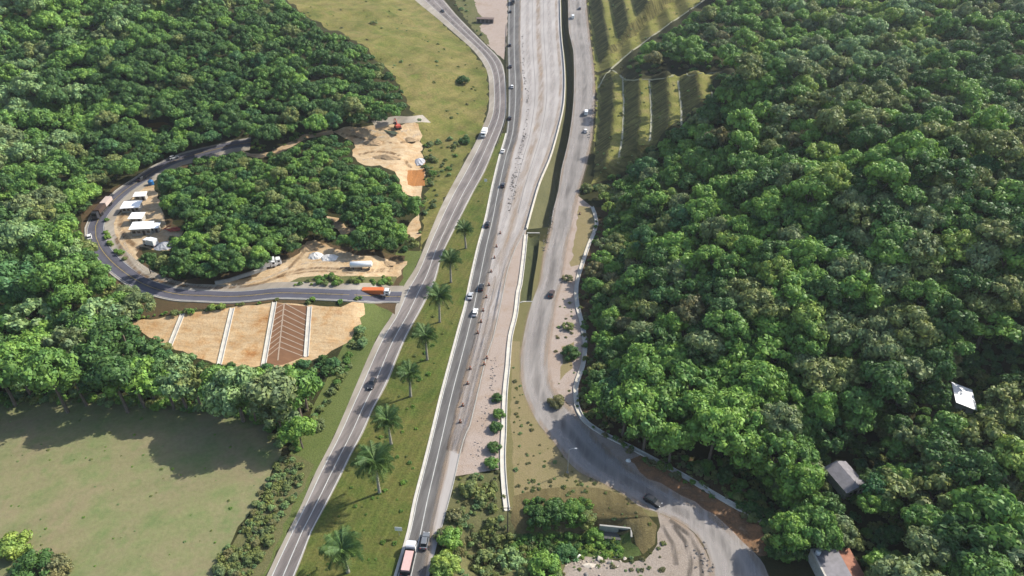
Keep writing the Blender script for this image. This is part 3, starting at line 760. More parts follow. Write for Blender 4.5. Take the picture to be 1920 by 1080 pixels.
KEEP = raster(cl+HOUSES); HMASK0 = raster([[(1545,850),(1600,850),(1618,925),(1555,930)], [(1782,728),(1816,728),(1816,772),(1782,772)]]); HMASK = raster(HOUSES+[[(268,225),(324,225),(324,246),(268,246)]])
ROADS = raster([q for q, (nm, mk, P) in zip(cl, [r_ for r_ in REG if r_[0] in CLEAR]) if nm in ('west_carriageway','concrete_highway','east_carriageway','service_road','hairpin_road','service_yard')]+HOUSES)
PAL = {'hill': (['dark green','mid green','fresh green','lime green','grey-green','olive','blue-green','brownish'], [.18,.26,.24,.07,.09,.10,.04,.02]),
       'left': (['dark green','mid green','fresh green','pale green','grey-green','blue-green','olive'], [.18,.30,.18,.18,.08,.05,.03]),  # pale green share puts the haze over this wood into leaf colour
       'crest': (['dark green','mid green','olive','blue-green','fresh green'], [.52,.28,.10,.04,.06]),
       'island': (['dark green','mid green','fresh green','blue-green','olive'], [.34,.32,.18,.08,.08]),
       'bend': (['mid green','olive','dark green','grey-green'], [.4,.25,.25,.1])}
SIZE = {'hill': (2.0, 7.6), 'left': (3.4, 8.2), 'crest': (3.8, 6.0), 'island': (2.2, 4.2), 'bend': (3.2, 5.5)}
TREES = []
def scatter(zone, n_cand, pack, fixed=()):
    poly = np.array(ZONES[zone]); lo, hi = poly.min(0), poly.max(0)
    uv = np.column_stack([rng.uniform(lo[0], hi[0], n_cand), rng.uniform(lo[1], hi[1], n_cand)])
    uv = uv[inside(uv, poly)]
    n = len(uv); a, b = SIZE[zone]
    rad = a+(b-a)*rng.beta(1.5, 2.4, n)
    hc = rad*rng.uniform(1.1, 1.8, n)+rng.uniform(0, 2.5, n)
    if zone == 'hill':
        p = wh(uv); dt, _s = sdist(p[:, 0], p[:, 1], TOE); edge = (dt < 16) & ((uv[:, 1] < 715) | (uv[:, 0] > 1235))
        rad = np.where(edge, np.minimum(rad, 3.9), rad); hc = np.where(edge, rad*1.1, hc)
    p = wh(uv, hc); z = H(p[:, 0], p[:, 1]); C3 = np.column_stack([p, z+hc]); pr = project(C3); ppm = F/pr[:, 2]
    rp = rad*ppm
    ok = np.ones(n, bool)
    for ang in np.linspace(0, 2*np.pi, 10, endpoint=False):
        ok &= ~look(KEEP, uv[:, 0]+.86*rp*np.cos(ang), uv[:, 1]+.72*rp*np.sin(ang))
        for q_ in (0, .3, .6): ok &= ~look(HMASK, uv[:, 0]+q_*rp*np.cos(ang), uv[:, 1]+q_*rp*np.sin(ang))
    bs = project(np.column_stack([p, z])); ok &= ~look(ROADS, bs[:, 0], bs[:, 1])
    order = np.argsort(-rad*rng.uniform(.7, 1.3, n)); cell = {}; cs = 60.0; res = []
    for i in order:
        if not ok[i]: continue
        u, v = uv[i]; ci, cj = int(u//cs), int(v//cs); good = True
        for di in (-2,-1,0,1,2):
            for dj in (-2,-1,0,1,2):
                for (u2, v2, r2) in cell.get((ci+di, cj+dj), ()):
                    if (u-u2)**2+((v-v2)*1.25)**2 < (pack*(rp[i]+r2))**2: good = False; break
                if not good: break
            if not good: break
        if good:
            cell.setdefault((ci, cj), []).append((u, v, rp[i])); res.append(i)
    names, pw = PAL[zone]
    # patches of one colour: choose by a smooth noise as well as by chance
    for i in res:
        cn = names[rng.choice(len(names), p=np.array(pw)/sum(pw))]
        if zone == 'hill':
            g = math.sin(uv[i, 0]*.013+2)+math.sin(uv[i, 1]*.016+uv[i, 0]*.006)
            if g > .9 and rng.random() < .45: cn = 'fresh green'
            if uv[i, 0] > 1560 and rng.random() < .40: cn = ('grey-green', 'olive', 'dark green')[rng.integers(3)]
            if uv[i, 1] < 130 and 1480 < uv[i, 0] < 1760 and rng.random() < .5: cn = ('lime green', 'pale green')[rng.integers(2)]
        st = STYLES[rng.choice(5, p=[.22,.20,.26,.08,.24])]
        TREES.append(dict(zone=zone, uv=uv[i], p=p[i], z=z[i], hc=hc[i], r=rad[i], rp=rp[i], c=cn, st=st, v=int(rng.integers(2))))
scatter('hill', 26000, .48); scatter('left', 12000, .48); scatter('crest', 9000, .50); scatter('island', 9000, .52); scatter('bend', 900, .5)
def place_tree(u, v, rad, cn, st, zone, hk=1.4):
    hc = rad*hk; p = wh([(u, v)], hc)[0]; z = float(H(*p)); d = project([(p[0], p[1], z+hc)])[0][2]
    TREES.append(dict(zone=zone, uv=np.array([u, v]), p=p, z=z, hc=hc, r=rad, rp=rad*F/d, c=cn, st=st, v=0, own=True))
for (u, v, rad, cn, st) in ((440,735,8.0,'pale green','rounded'), (552,735,8.0,'mid green','rounded'), (560,808,4.6,'fresh green','lumpy'), (335,722,7.0,'pale green','spreading'), (250,712,7.5,'fresh green','open'),
        (235,552,4.6,'grey-green','spreading'), (160,470,5.6,'olive','spreading'), (1860,985,9.0,'mid green','rounded'), (1535,990,5.0,'mid green','rounded'), (1325,555,5.2,'lime green','open'), (1565,620,8.5,'grey-green','spreading'),
        (1600,505,7.5,'grey-green','spreading'), (1480,1000,4.5,'fresh green','lumpy'), (1690,920,5.5,'olive','open'), (1136,742,5.2,'mid green','lumpy'), (1172,772,6.4,'dark green','rounded'), (1214,797,6.6,'mid green','open'), (1262,828,5.6,'fresh green','lumpy'), (40,710,4.5,'lime green','tall'), (85,655,5.0,'pale green','lumpy')):
    place_tree(u, v, rad, cn, st, 'own')
# the roofs stand in clearings the sun reaches
SUNV = np.array(sdir)
def shades(t, q):
    d_ = np.array([t['p'][0], t['p'][1], t['z']+t['hc']])-q; k = d_ @ SUNV
    return k > 0 and np.linalg.norm(d_-k*SUNV) < t['r']*.95
for u_, v_, hh in ((1799,760,3.6), (1581,908,3.6), (1566,1086,3.4)):
    q0 = wh([(u_, v_)])[0]; q0 = np.array([q0[0], q0[1], float(H(*q0))+hh])
    for dx_, dy_ in ((0,0), (1.8,2.2), (-1.8,-2.2), (0,-3), (0,3)): TREES[:] = [t for t in TREES if not shades(t, q0+np.array([dx_, dy_, 0]))]
# ---- the 300 that show largest become single trees, the rest the forest canopy
vis = lambda t: -20 < t['uv'][0] < 1940 and -15 < t['uv'][1] < 1095
TREES.sort(key=lambda t: -(t['rp']+(1000 if t.get('own') else 0) if vis(t) else 0))
IND, REST = TREES[:296], TREES[296:]
LAND = [(1150,400,'beside the gravel verge of the service road'), (1140,560,'behind the upper bend of the winding gutter'), (1150,690,'behind the curved gutter wall'), (1190,790,'above the red earth bank'),
 (1330,850,'above the shaded end of the gutter'), (1500,880,'just left of the grey-roofed house'), (1560,790,'uphill of the grey-roofed house'), (1670,900,'just right of the grey-roofed house'),
 (1570,985,'between the two roofed houses'), (1480,1040,'left of the orange-edged roof'), (1700,1040,'right of the orange-edged roof'), (1870,1000,'in the bottom right corner'), (1870,850,'on the right edge below the white hut'),
 (1760,690,'beside the white-roofed hut'), (1880,600,'on the right edge above the white hut'), (1860,420,'on the right edge halfway up the hill'), (1860,220,'near the right edge under the hilltop'), (1850,60,'in the top right corner'),
 (1640,60,'on the hilltop along the upper edge'), (1640,200,'on the hill right of the terraces'), (1400,60,'in the gully above the lower terraces'), (1430,230,'bordering the terraced slope'), (1300,320,'below the tip of the terraces'),
 (1270,470,'on the hillside facing the gravel verge'), (1450,430,'midway up the forested hill'), (1620,400,'high on the forested hill'), (1300,620,'on the hillside facing the road bend'), (1480,620,'in the middle of the hill forest'), (1640,620,'deep in the hill forest left of the hut'),
 (1350,760,'low on the hill above the shaded junction'), (1680,780,'downhill left of the white hut'), (60,700,'at the left corner of the playing field'), (250,710,'overhanging the far edge of the playing field'), (450,740,'shading the middle of the field edge'),
 (580,750,'at the right corner of the playing field'), (60,560,'on the left edge above the field'), (60,350,'on the left edge beside the hairpin'), (60,120,'in the top left corner'), (240,40,'along the top left edge'), (180,620,'below the hairpin left of the bare slope'),
 (330,690,'just below the bare orange slope'), (620,680,'between the bare slope and the highway'), (450,100,'on the dark wooded crest'), (650,150,'on the crest above the earthworks'), (250,200,'on the crest left of the pond'), (180,300,'above the outer side of the hairpin'),
 (170,480,'outside the hairpin curve'), (240,560,'between the hairpin road and bare slope'), (330,480,'inside the hairpin beside the yard'), (420,390,'in the middle of the hairpin wood'), (560,330,'in the hairpin wood below the dirt track'), (680,400,'in the hairpin wood below the earthworks'), (470,480,'in the hairpin wood above the dirt strip')]
LU = np.array([[a, b] for a, b, _ in LAND], float)
SHAPE = {'rounded': 'round-topped', 'spreading': 'flat spreading', 'lumpy': 'lumpy', 'tall': 'tall narrow', 'open': 'loose open'}
seen = {}
for t in IND:
    k = int(np.argmin(np.hypot(*(LU-t['uv']).T)))
    size = 'big ' if t['r'] > 6.6 else ('small ' if t['r'] < 4.2 else '')
    t['label'] = f"{size}{t['c']} {SHAPE[t['st']]} tree {LAND[k][2]}"; t['land'] = k
    seen.setdefault(t['label'], []).append(t)
for lb, ts in list(seen.items()):
    if len(ts) < 2: continue
    ts.sort(key=lambda q: q['uv'][1])
    if len(ts) == 2: ws = ['upper', 'lower']
    elif len(ts) == 3: ws = ['uppermost', 'middle', 'lowest']
    else: ws = ['topmost', 'second highest', 'third highest', 'fourth highest', 'fifth highest', 'sixth highest'][:len(ts)] + ['low']*max(0, len(ts)-6)
    for t_, w_ in zip(ts, ws): t_['label'] = w_+' '+lb
for t in IND:
    root = empty('broadleaf_tree', (t['p'][0], t['p'][1], t['z']), random.uniform(0, 6.28), t['label'], 'tree', 'broadleaf trees of the forest')
    k = t['r']; sx = k*random.uniform(.94, 1.08); sz = k*random.uniform(.9, 1.12)
    tr = obj('trunk', TRUNK[random.randrange(3)], root); cr = obj('crown', CROWN[(t['st'], t['v'], t['c'])], root)
    for o in (tr, cr): o.location = (0, 0, t['hc']); o.scale = (sx, sx, sz)
    cr.scale = (sx*random.uniform(.84, 1.14), sx*random.uniform(.84, 1.14), sz); cr.rotation_euler = (random.uniform(-.16, .16), random.uniform(-.16, .16), 0)
    tr.scale = (sx, sx, (t['hc']+.6)/1.6)

def instancer(name, pos, rot, sc, idx, protos, kind='stuff', mats=()):
    """one object: copies of the given meshes on points"""
    me = bpy.data.meshes.new(name); me.vertices.add(len(pos)); me.vertices.foreach_set('co', np.asarray(pos, np.float32).ravel())
    for nm, ty, dat in (('rz', 'FLOAT', rot), ('sc', 'FLOAT', sc), ('idx', 'INT', idx)):
        a = me.attributes.new(nm, ty, 'POINT'); a.data.foreach_set('value', np.asarray(dat, np.float32 if ty == 'FLOAT' else np.int32))
    o = obj(name, me); o['kind'] = kind
    ng = bpy.data.node_groups.new(name, 'GeometryNodeTree')
    ng.interface.new_socket('Geometry', in_out='INPUT', socket_type='NodeSocketGeometry'); ng.interface.new_socket('Geometry', in_out='OUTPUT', socket_type='NodeSocketGeometry')
    N, L = ng.nodes, ng.links; gi = N.new('NodeGroupInput'); go = N.new('NodeGroupOutput')
    jn = N.new('GeometryNodeJoinGeometry')
    for pm_ in reversed(protos):
        po = bpy.data.objects.new('prototype', pm_); oi = N.new('GeometryNodeObjectInfo'); oi.inputs['Object'].default_value = po; oi.inputs['As Instance'].default_value = False
        g2 = N.new('GeometryNodeGeometryToInstance'); L.new(oi.outputs['Geometry'], g2.inputs[0]); L.new(g2.outputs[0], jn.inputs[0])
    def na(nm, dt):
        x = N.new('GeometryNodeInputNamedAttribute'); x.data_type = dt; x.inputs['Name'].default_value = nm; return x.outputs['Attribute']
    ip = N.new('GeometryNodeInstanceOnPoints'); ip.inputs['Pick Instance'].default_value = True
    cx = N.new('ShaderNodeCombineXYZ'); L.new(na('rz', 'FLOAT'), cx.inputs[2])
    L.new(gi.outputs[0], ip.inputs['Points']); L.new(jn.outputs[0], ip.inputs['Instance']); L.new(na('idx', 'INT'), ip.inputs['Instance Index'])
    L.new(cx.outputs[0], ip.inputs['Rotation']); L.new(na('sc', 'FLOAT'), ip.inputs['Scale']); L.new(ip.outputs[0], go.inputs[0])
    o.modifiers.new('copies', 'NODES').node_group = ng
    return o
keys = list(CROWN.keys()); kid = {k: i for i, k in enumerate(keys)}
instancer('forest_canopy', [(t['p'][0], t['p'][1], t['z']+t['hc']) for t in REST], rng.uniform(0, 6.28, len(REST)), [t['r'] for t in REST],
          [kid[(t['st'], t['v'], t['c'])] for t in REST], [CROWN[k] for k in keys])
# undergrowth: low bushes on the forest floor so that gaps are not bare
def floor_bushes(name, polys, n, rr, cols, avoid=None, styles=('lumpy', 'rounded', 'open'), sq=.35):
    pos = []; sc = []; ix = []
    for q in polys:
        q = np.array(q, float); lo, hi = q.min(0), q.max(0)
        m_ = int(n*((hi-lo).prod())/1e6)+1
        uv = np.column_stack([rng.uniform(lo[0], hi[0], m_), rng.uniform(lo[1], hi[1], m_)]); uv = uv[inside(uv, q)]
        if avoid is not None: uv = uv[~look(avoid, uv[:, 0], uv[:, 1])]
        if not len(uv): continue
        p = wh(uv); r_ = rng.uniform(rr[0], rr[1], len(uv))*rng.uniform(.6, 1.2, len(uv))
        for (x, y), r0 in zip(p, r_):
            pos.append((x, y, gz(x, y)+r0*sq)); sc.append(r0); ix.append(kid[(styles[rng.integers(len(styles))], int(rng.integers(2)), cols[rng.integers(len(cols))])])
    return instancer(name, pos, rng.uniform(0, 6.28, len(pos)), sc, ix, [CROWN[k] for k in keys])
floor_bushes('forest_undergrowth', [ZONES['hill'], ZONES['left'], ZONES['crest'], ZONES['island'], ZONES['bend']], 3600, (1.2, 2.4), ['dark green','mid green','olive','blue-green'], KEEP)

# forest palms and the palms of the median ------------------------------------------------
FR = leaf_mat('palm_frond', (.030,.052,.015), .15, .35); FRD = leaf_mat('dead_frond', (.12,.10,.055), .2, .3)
def frond_mesh(seed, L, droop, mat, wide=.75):
    r = np.random.default_rng(seed); V = []; Fc = []; n = 22
    t = np.linspace(0, 1, n+1); el = .75-droop*t*1.5
    xs = np.r_[0, np.cumsum(np.cos(el[:-1])*L/n)]; zs = np.r_[0, np.cumsum(np.sin(el[:-1])*L/n)]
    for i in range(n):                                     # midrib
        k = len(V); w_ = .07*(1-t[i]*.8)
        V += [(xs[i], -w_, zs[i]), (xs[i], w_, zs[i]), (xs[i+1], w_*.8, zs[i+1]), (xs[i+1], -w_*.8, zs[i+1])]; Fc.append((k, k+1, k+2, k+3))
    for i in range(1, n+1):
        for sgn in (-1, 1):
            ll = wide*(math.sin(math.pi*min(1, t[i]*.93+.07))**.6+.12)*r.uniform(.85, 1.1); dz = -.55*ll*r.uniform(.4, 1.5); dx = .5*ll
            k = len(V); bw = L/n*.42
            V += [(xs[i]-bw, 0, zs[i]), (xs[i]+bw, 0, zs[i]+.02), (xs[i]+dx+bw*.4, sgn*ll, zs[i]+dz), (xs[i]+dx-bw*.3, sgn*ll*.97, zs[i]+dz-.03)]
            Fc.append((k, k+1, k+2, k+3))
    me = mesh_np('frond', V, Fc, mat)
    a = me.attributes.new('tone', 'FLOAT', 'FACE'); a.data.foreach_set('value', np.clip(r.normal(.5, .18, len(Fc)), 0, 1).astype(np.float32))
    return me
FM = [frond_mesh(i, 5.3, d_, FR, 1.3) for i, d_ in enumerate((.5, .75, 1.05, 1.35))]; FMD = [frond_mesh(20, 3.6, 1.5, FRD, .5)]
def palm(u, v, hc, label, sc=1.0, group='palms along the grass median', lean=0.0, nf=38):
    p = wh([(u, v)], hc)[0]; z = gz(*p)
    root = empty('palm_tree', (p[0], p[1], z), 0, label, 'palm', group)
    m = MB(); m.tube([(0,0,-.4), (0,0,.6), (lean*.3,0,hc*.35), (lean*.7,0,hc*.7), (lean,0,hc-.9), (lean,0,hc+.2)], [.52,.42,.34,.32,.25,.2], 8); m.build('trunk', PALEBARK, root, True)
    for k in range(nf):
        tier = k/nf; o = obj('frond', FM[min(3, int(tier*4))], root)
        o.location = (lean, 0, hc-.1-.5*tier); o.rotation_euler = (random.uniform(-.2, .2), -.55+.75*tier+random.uniform(-.12, .12), k*2.39996+random.uniform(-.25, .25)); s0 = sc*random.uniform(.86, 1.08); o.scale = (s0,)*3
    for k in range(5):
        o = obj('dead_frond', FMD[0], root); o.location = (lean, 0, hc-.7); o.rotation_euler = (0, .9, k*1.3+random.random()); o.scale = (sc,)*3
for u, v, h_, lb, sc_ in ((872,430,8.5,'farthest palm of the median, small, where the grass strip narrows', .78), (843,488,9.5,'palm shading the western carriageway, second from the far end', .92),
        (821,556,10.5,'tall palm with straight trunk beside two white cars on the next road', 1.0), (797,630,9.5,'drooping palm in mid median, shadow across both western lanes', .9),
        (765,700,9,'narrow palm just right of the dark car on the western carriageway', .78), (727,788,9,'dense leafy palm in the middle of the grass median', .95),
        (702,866,11.5,'big palm with long twin shadow on grass toward the left road', 1.12), (643,1030,8.5,'nearest palm, low and bushy, at the bottom of the median', 1.0)):
    palm(u, v, h_, lb, sc_, lean=random.uniform(-.5, .5))
for u, v, h_, lb in ((1640,905,6,'lone palm among trees right of the grey-roofed house'), (1832,175,11,'tall palm on the hilltop below the top right corner'), (1868,215,9,'palm near the right edge above the bare hilltop patch'), (1735,900,7,'palm between the white hut and the orange-edged roof'), (1500,925,5.5,'short palm left of the grey-roofed house')):
    palm(u, v, h_, lb, .85, 'palms scattered in the hill forest', .3, 18)

# ---- single shrubs and scrub
def shrub(u, v, r_, cn, st, label, group=None, sq=.55):
    p = wh([(u, v)], r_*.5)[0]; z = gz(*p)
    root = empty('shrub', (p[0], p[1], z), random.uniform(0, 6), label, 'shrub', group)
    o = obj('foliage', CROWN[(st, 0, cn)], root); o.location = (0, 0, r_*.28); o.scale = (r_, r_, r_*sq*1.6)
    m = MB(); m.tube([(0,0,-.2), (.05,0,r_*.5)], [.1,.06], 5); m.build('stem', BARK, root)
for a in ((932,745,1.7,'dark green','lumpy','topmost dark bush beside the white concrete drain'), (934,775,1.9,'mid green','lumpy','second dark bush down the white concrete drain'), (929,800,2.0,'dark green','rounded','dark bush halfway along the white concrete drain'),
          (925,838,2.0,'dark green','lumpy','fourth bush beside the white drain by the tracked gravel'), (921,868,2.1,'mid green','lumpy','lowest bush beside the white drain above the rough bank'),
          (842,1010,3.2,'fresh green','lumpy','leafy bush below the nearest grey car on the road bank'), (832,1058,3.6,'lime green','rounded','bright bush at the bottom edge beside the eastern carriageway'), (855,965,2.2,'brownish','open','reddish bush on the bank beside the eastern carriageway'),
          (828,1002,1.8,'brownish','lumpy','small reddish bush touching the edge of the eastern carriageway'), (905,925,3.0,'olive','open','straggly olive bush on the rough bank left of the pole'), (880,915,2.6,'olive','lumpy','olive bush at the top of the rough bank'),
          (1010,965,3.0,'dark green','lumpy','leftmost dark bush on the brown creek bank'), (1040,955,3.4,'dark green','rounded','middle dark bush on the brown creek bank'), (1075,958,3.2,'mid green','lumpy','dark bush right of the middle on the creek bank'),
          (1098,970,2.6,'olive','lumpy','rightmost dark bush on the creek bank near the culvert'), (1115,1003,2.4,'fresh green','lumpy','bright bush at the mouth of the culvert'), (1060,1040,3.2,'blue-green','lumpy','bluish bush beside the white boulder in the yard'),
          (1020,1060,4.0,'fresh green','lumpy','large bush at the bottom edge left of the dirt yard'), (960,1050,3.6,'pale green','open','pale bush on the rough bank below the leaning pole'), (910,1050,3.5,'olive','open','olive bush at the bottom edge of the rough bank'),
          (1070,660,3.0,'dark green','lumpy','dark bush in the gutter verge at the road bend'), (1066,610,2.2,'olive','open','thin bush on the verge above the road bend'), (1045,752,2.6,'brownish','lumpy','brown bush at the inner edge of the shaded road'),
          (1065,520,2.2,'brownish','open','brown bush on the pink verge by the dark car'), (20,1025,4.2,'lime green','lumpy','bright bush in the bottom left corner of the field'), (60,1062,4.6,'dark green','lumpy','dark bush in the bottom left corner of the field'), (105,1060,3.4,'brownish','rounded','brownish bush right of the dark one at the bottom left'),
          (1100,352,3.0,'olive','lumpy','olive bush at the lowest tip of the terraces'), (868,150,4.0,'dark green','lumpy','dark bush clump on the grassy hill beside the road bend'), (872,262,3.0,'dark green','rounded','dark bush at the foot of the grassy hill by the white box truck'), (700,40,2.6,'olive','open','lone olive bush high on the grassy hill')):
    shrub(*a, group='single bushes beside the roads')
SC = ['olive','grey-green','pale green','olive','brownish']
floor_bushes('gully_bushes', [[(1160,134),(1168,118),(1215,88),(1330,10),(1350,110),(1420,128),(1345,132),(1250,140),(1185,145)], [(1345,140),(1420,132),(1400,160),(1320,205),(1240,275),(1180,328),(1120,352),(1160,322),(1235,268),(1312,198)]], 9000, (.8, 2.2), ['dark green','mid green','olive','brownish','blue-green'], ROADS, ('lumpy','rounded','open'), .4)
floor_bushes('roadside_scrub', [[(820,1075),(840,960),(860,895),(940,885),(950,985),(1000,1010),(1080,1040),(1040,1100),(800,1100)], [(548,862),(580,880),(552,940),(520,1005),(470,1090),(410,1090),(446,1010),(500,930)]]+[[(530,850),(560,870),(530,940),(500,1005),(450,1090),(395,1090),(436,1010),(486,930)]]*2, 7000, (.4, 1.3), SC, ROADS, ('lumpy','open'), .3)
floor_bushes('field_edge_bushes', [[(-20,748),(100,738),(340,752),(500,772),(545,800),(562,845),(525,838),(480,788),(330,768),(200,760),(90,754),(0,765)]], 16000, (.7, 2.0), ['mid green','pale green','olive','fresh green'], None, ('lumpy','open','rounded'), .35)
floor_bushes('verge_bushes', [[(665,625),(700,610),(660,690),(620,760),(590,820),(575,810),(610,745),(640,690)], [(845,0),(880,0),(898,35),(895,55),(915,82)], [(790,270),(880,250),(830,360),(790,440),(780,430),(797,350)]], 7000, (.6, 1.9), ['olive','mid green','grey-green','pale green'], ROADS, ('lumpy','open'), .3)
floor_bushes('creek_plants', [[(965,1005),(1040,1003),(1120,1000),(1150,1010),(1180,1045),(1080,1050),(950,1055)], [(985,940),(1105,938),(1112,985),(990,995)]], 22000, (.4, 1.1), ['fresh green','mid green','lime green','dark green'], ROADS, ('lumpy','open'), .3)
floor_bushes('hairpin_roadside_plants', [[(235,600),(330,584),(430,571),(515,561),(570,562),(640,567),(680,558),(640,573),(515,566),(330,592)], [(545,537),(600,519),(740,520),(735,535),(600,535)], [(222,392),(205,420),(205,440),(214,462),(236,488),(228,492),(196,450),(193,430),(200,408)], [(462,268),(560,250),(610,247),(550,268),(480,290)],[(130,330),(160,330),(180,370),(150,400),(115,400)]], 16000, (.5, 1.5), ['lime green','fresh green','olive','mid green'], None, ('lumpy','open'), .3)
floor_bushes('terrace_weeds', [[(1120,330),(1120,150),(1345,140),(1310,195),(1175,318)], [(1112,100),(1140,128),(1310,5),(1112,0)]], 2600, (.35, .9), ['olive','pale green','brownish'], None, ('open',), .2)
floor_bushes('hill_foot_weeds', [[(1115,400),(1135,400),(1105,540),(1120,640),(1105,745),(1300,860),(1440,960),(1420,985),(1280,905),(1120,815),(1078,765),(1098,690),(1084,560)]], 9000, (.5, 1.3), ['olive','mid green','brownish'], None, ('open','lumpy'), .3)
floor_bushes('median_tufts', [[(905,330),(880,500),(850,600),(790,810),(730,1080),(570,1080),(700,810),(800,620),(860,450)]], 1200, (.3, .8), ['fresh green','olive','mid green'], ROADS, ('open',), .15)
floor_bushes('hillside_tufts', [[(480,0),(740,0),(900,110),(905,190),(860,300),(800,400),(790,270),(700,110),(600,40)]], 1500, (.4, 1.3), ['olive','pale green','olive','brownish'], ROADS, ('open',), .0)

floor_bushes('island_tufts', [[(960,650),(976,700),(985,745),(1012,800),(1045,838),(1062,865),(1170,936),(1232,985),(1205,1010),(1000,925),(966,930)], [(1045,560),(1075,560),(1085,660),(1070,740),(1040,720)], [(1062,1045),(1180,1048),(1240,1010),(1260,1060),(1200,1090),(1040,1090)]], 3800, (.25, .7), ['olive','pale green','brownish'], None, ('open',), .1)
floor_bushes('field_weeds', [[(0,770),(95,760),(330,790),(520,850),(470,950),(400,1080),(0,1080)]], 500, (.2, .5), ['olive','pale green','fresh green'], None, ('open',), .0)
floor_bushes('hut_clearing_plants', [[(1778,708),(1870,690),(1870,745),(1830,775),(1778,775)], [(1530,835),(1620,835),(1640,935),(1545,935)], [(1290,880),(1345,855),(1460,910),(1500,990),(1520,1050),(1440,1040),(1430,985)]], 9000, (.7, 1.9), ['dark green','mid green','olive'], HMASK0, ('lumpy','open'), .3)
def bare_tree(u, v, h, label, seed):
    r = random.Random(seed); p = wh([(u, v)], h)[0]; root = empty('bare_tree', (p[0], p[1], gz(*p)), 0, label, 'tree', 'leafless trees of the hill'); 
    MB().tube([(0,0,-.4), (.1,.1,h*.4), (0,.1,h*.62)], [.26,.2,.15], 6).build('trunk', PALEBARK, root)
    m = MB()
    for k in range(9):
        a = k*2.4+r.uniform(-.4,.4); z0 = h*r.uniform(.42,.62); l = h*r.uniform(.2,.34); e1 = Vector((math.cos(a)*l*.6, math.sin(a)*l*.6, z0+l*.5)); e2 = Vector((math.cos(a+.3)*l*1.1, math.sin(a+.3)*l*1.1, z0+l*1.1))
        m.tube([(0,.1,z0), e1, e2], [.12,.08,.03], 5)
        for q in range(3):
            b = a+r.uniform(-1,1); m.tube([e1.lerp(e2, .3*q), e1.lerp(e2, .3*q)+Vector((math.cos(b), math.sin(b), .8))*l*.4], [.05,.02], 4)
    m.build('branches', PALEBARK, root)
for i_, (u, v, h_, lb) in enumerate(((1395,300,15,'leafless pale tree on the hill right of the terrace tip'), (1690,455,15,'leafless pale tree high in the forest near the right side'), (1250,505,14,'leafless pale tree on the slope facing the gravel verge'), (1540,690,14,'leafless pale tree in the middle of the lower hill forest'),
        (1760,560,15,'leafless pale tree uphill of the white-roofed hut'), (1610,140,15,'leafless pale tree near the top of the hill forest'), (1850,910,13,'leafless pale tree at the right edge above the big round tree'))): bare_tree(u, v, h_, lb, i_)

# ------------------------------------------------------------------ vehicles
ROPE = simple('coir_strip', (.34,.26,.19), .95, .1)
for k in range(9):
    f = k/9
    a_, b_ = np.array([516-20*f, 571+104*f]), np.array([534-12*f, 569+92*f]); d_ = np.array([580-7*f, 588+86*f])
    for e_ in ([a_+np.array([0,8]), b_], [b_, d_+np.array([0,6])]): ribbon('coir_strip', resamp(wh(spline(e_, 6)), 1.5), .14, ROPE, .06)
ribbon('coir_strip', resamp(wh(spline([(533,569),(521,676)], 6)), 1.5), .2, ROPE, .07)
GLASS = simple('dark_glass', (.02,.024,.028), .12, .6, var=.05)
LAMPW = simple('headlamp_glass', (.6,.6,.58), .25, .5); LAMPR = simple('tail_lamp', (.35,.02,.015), .3, .5)
PAINT = {k: simple('paint_'+k, v, .32, .5, .1, var=.06) for k, v in {'white': (.72,.72,.70), 'black': (.018,.018,.02), 'dark': (.035,.036,.042), 'grey': (.14,.15,.16), 'silver': (.42,.43,.44), 'brown': (.07,.045,.035), 'red': (.40,.06,.03), 'blue': (.02,.12,.3), 'orange': (.52,.13,.03), 'pink': (.55,.36,.32)}.items()}
def loft(secs):
    """secs: (y, half width bottom, half width top, z bottom, z top) along the length"""
    V = []; Fc = []
    for y, wb, wt, z0, z1 in secs:
        zm = z0+(z1-z0)*.55
        V += [(-wb, y, z0), (-max(wb, wt), y, zm), (-wt, y, z1), (wt, y, z1), (max(wb, wt), y, zm), (wb, y, z0)]
    n = len(secs)
    for i in range(n-1):
        for j in range(6):
            j2 = (j+1) % 6; Fc.append((6*i+j, 6*i+j2, 6*(i+1)+j2, 6*(i+1)+j))
    Fc += [tuple(range(5, -1, -1)), tuple(6*(n-1)+k for k in range(6))]
    m = MB(); m.add(V, Fc); return m
def wheel_mesh(r_, wd):
    m = MB(); m.tube([(-wd/2, 0, 0), (wd/2, 0, 0)], r_, 12); return m.mesh('wheel', DARK)
WH = wheel_mesh(.33, .22); WHT = wheel_mesh(.5, .32)
def wheels(root, xs, ys, mesh, r_):
    for y in ys:
        for sx in (-1, 1):
            o = obj('wheel', mesh, root); o.location = (sx*xs, y, r_)
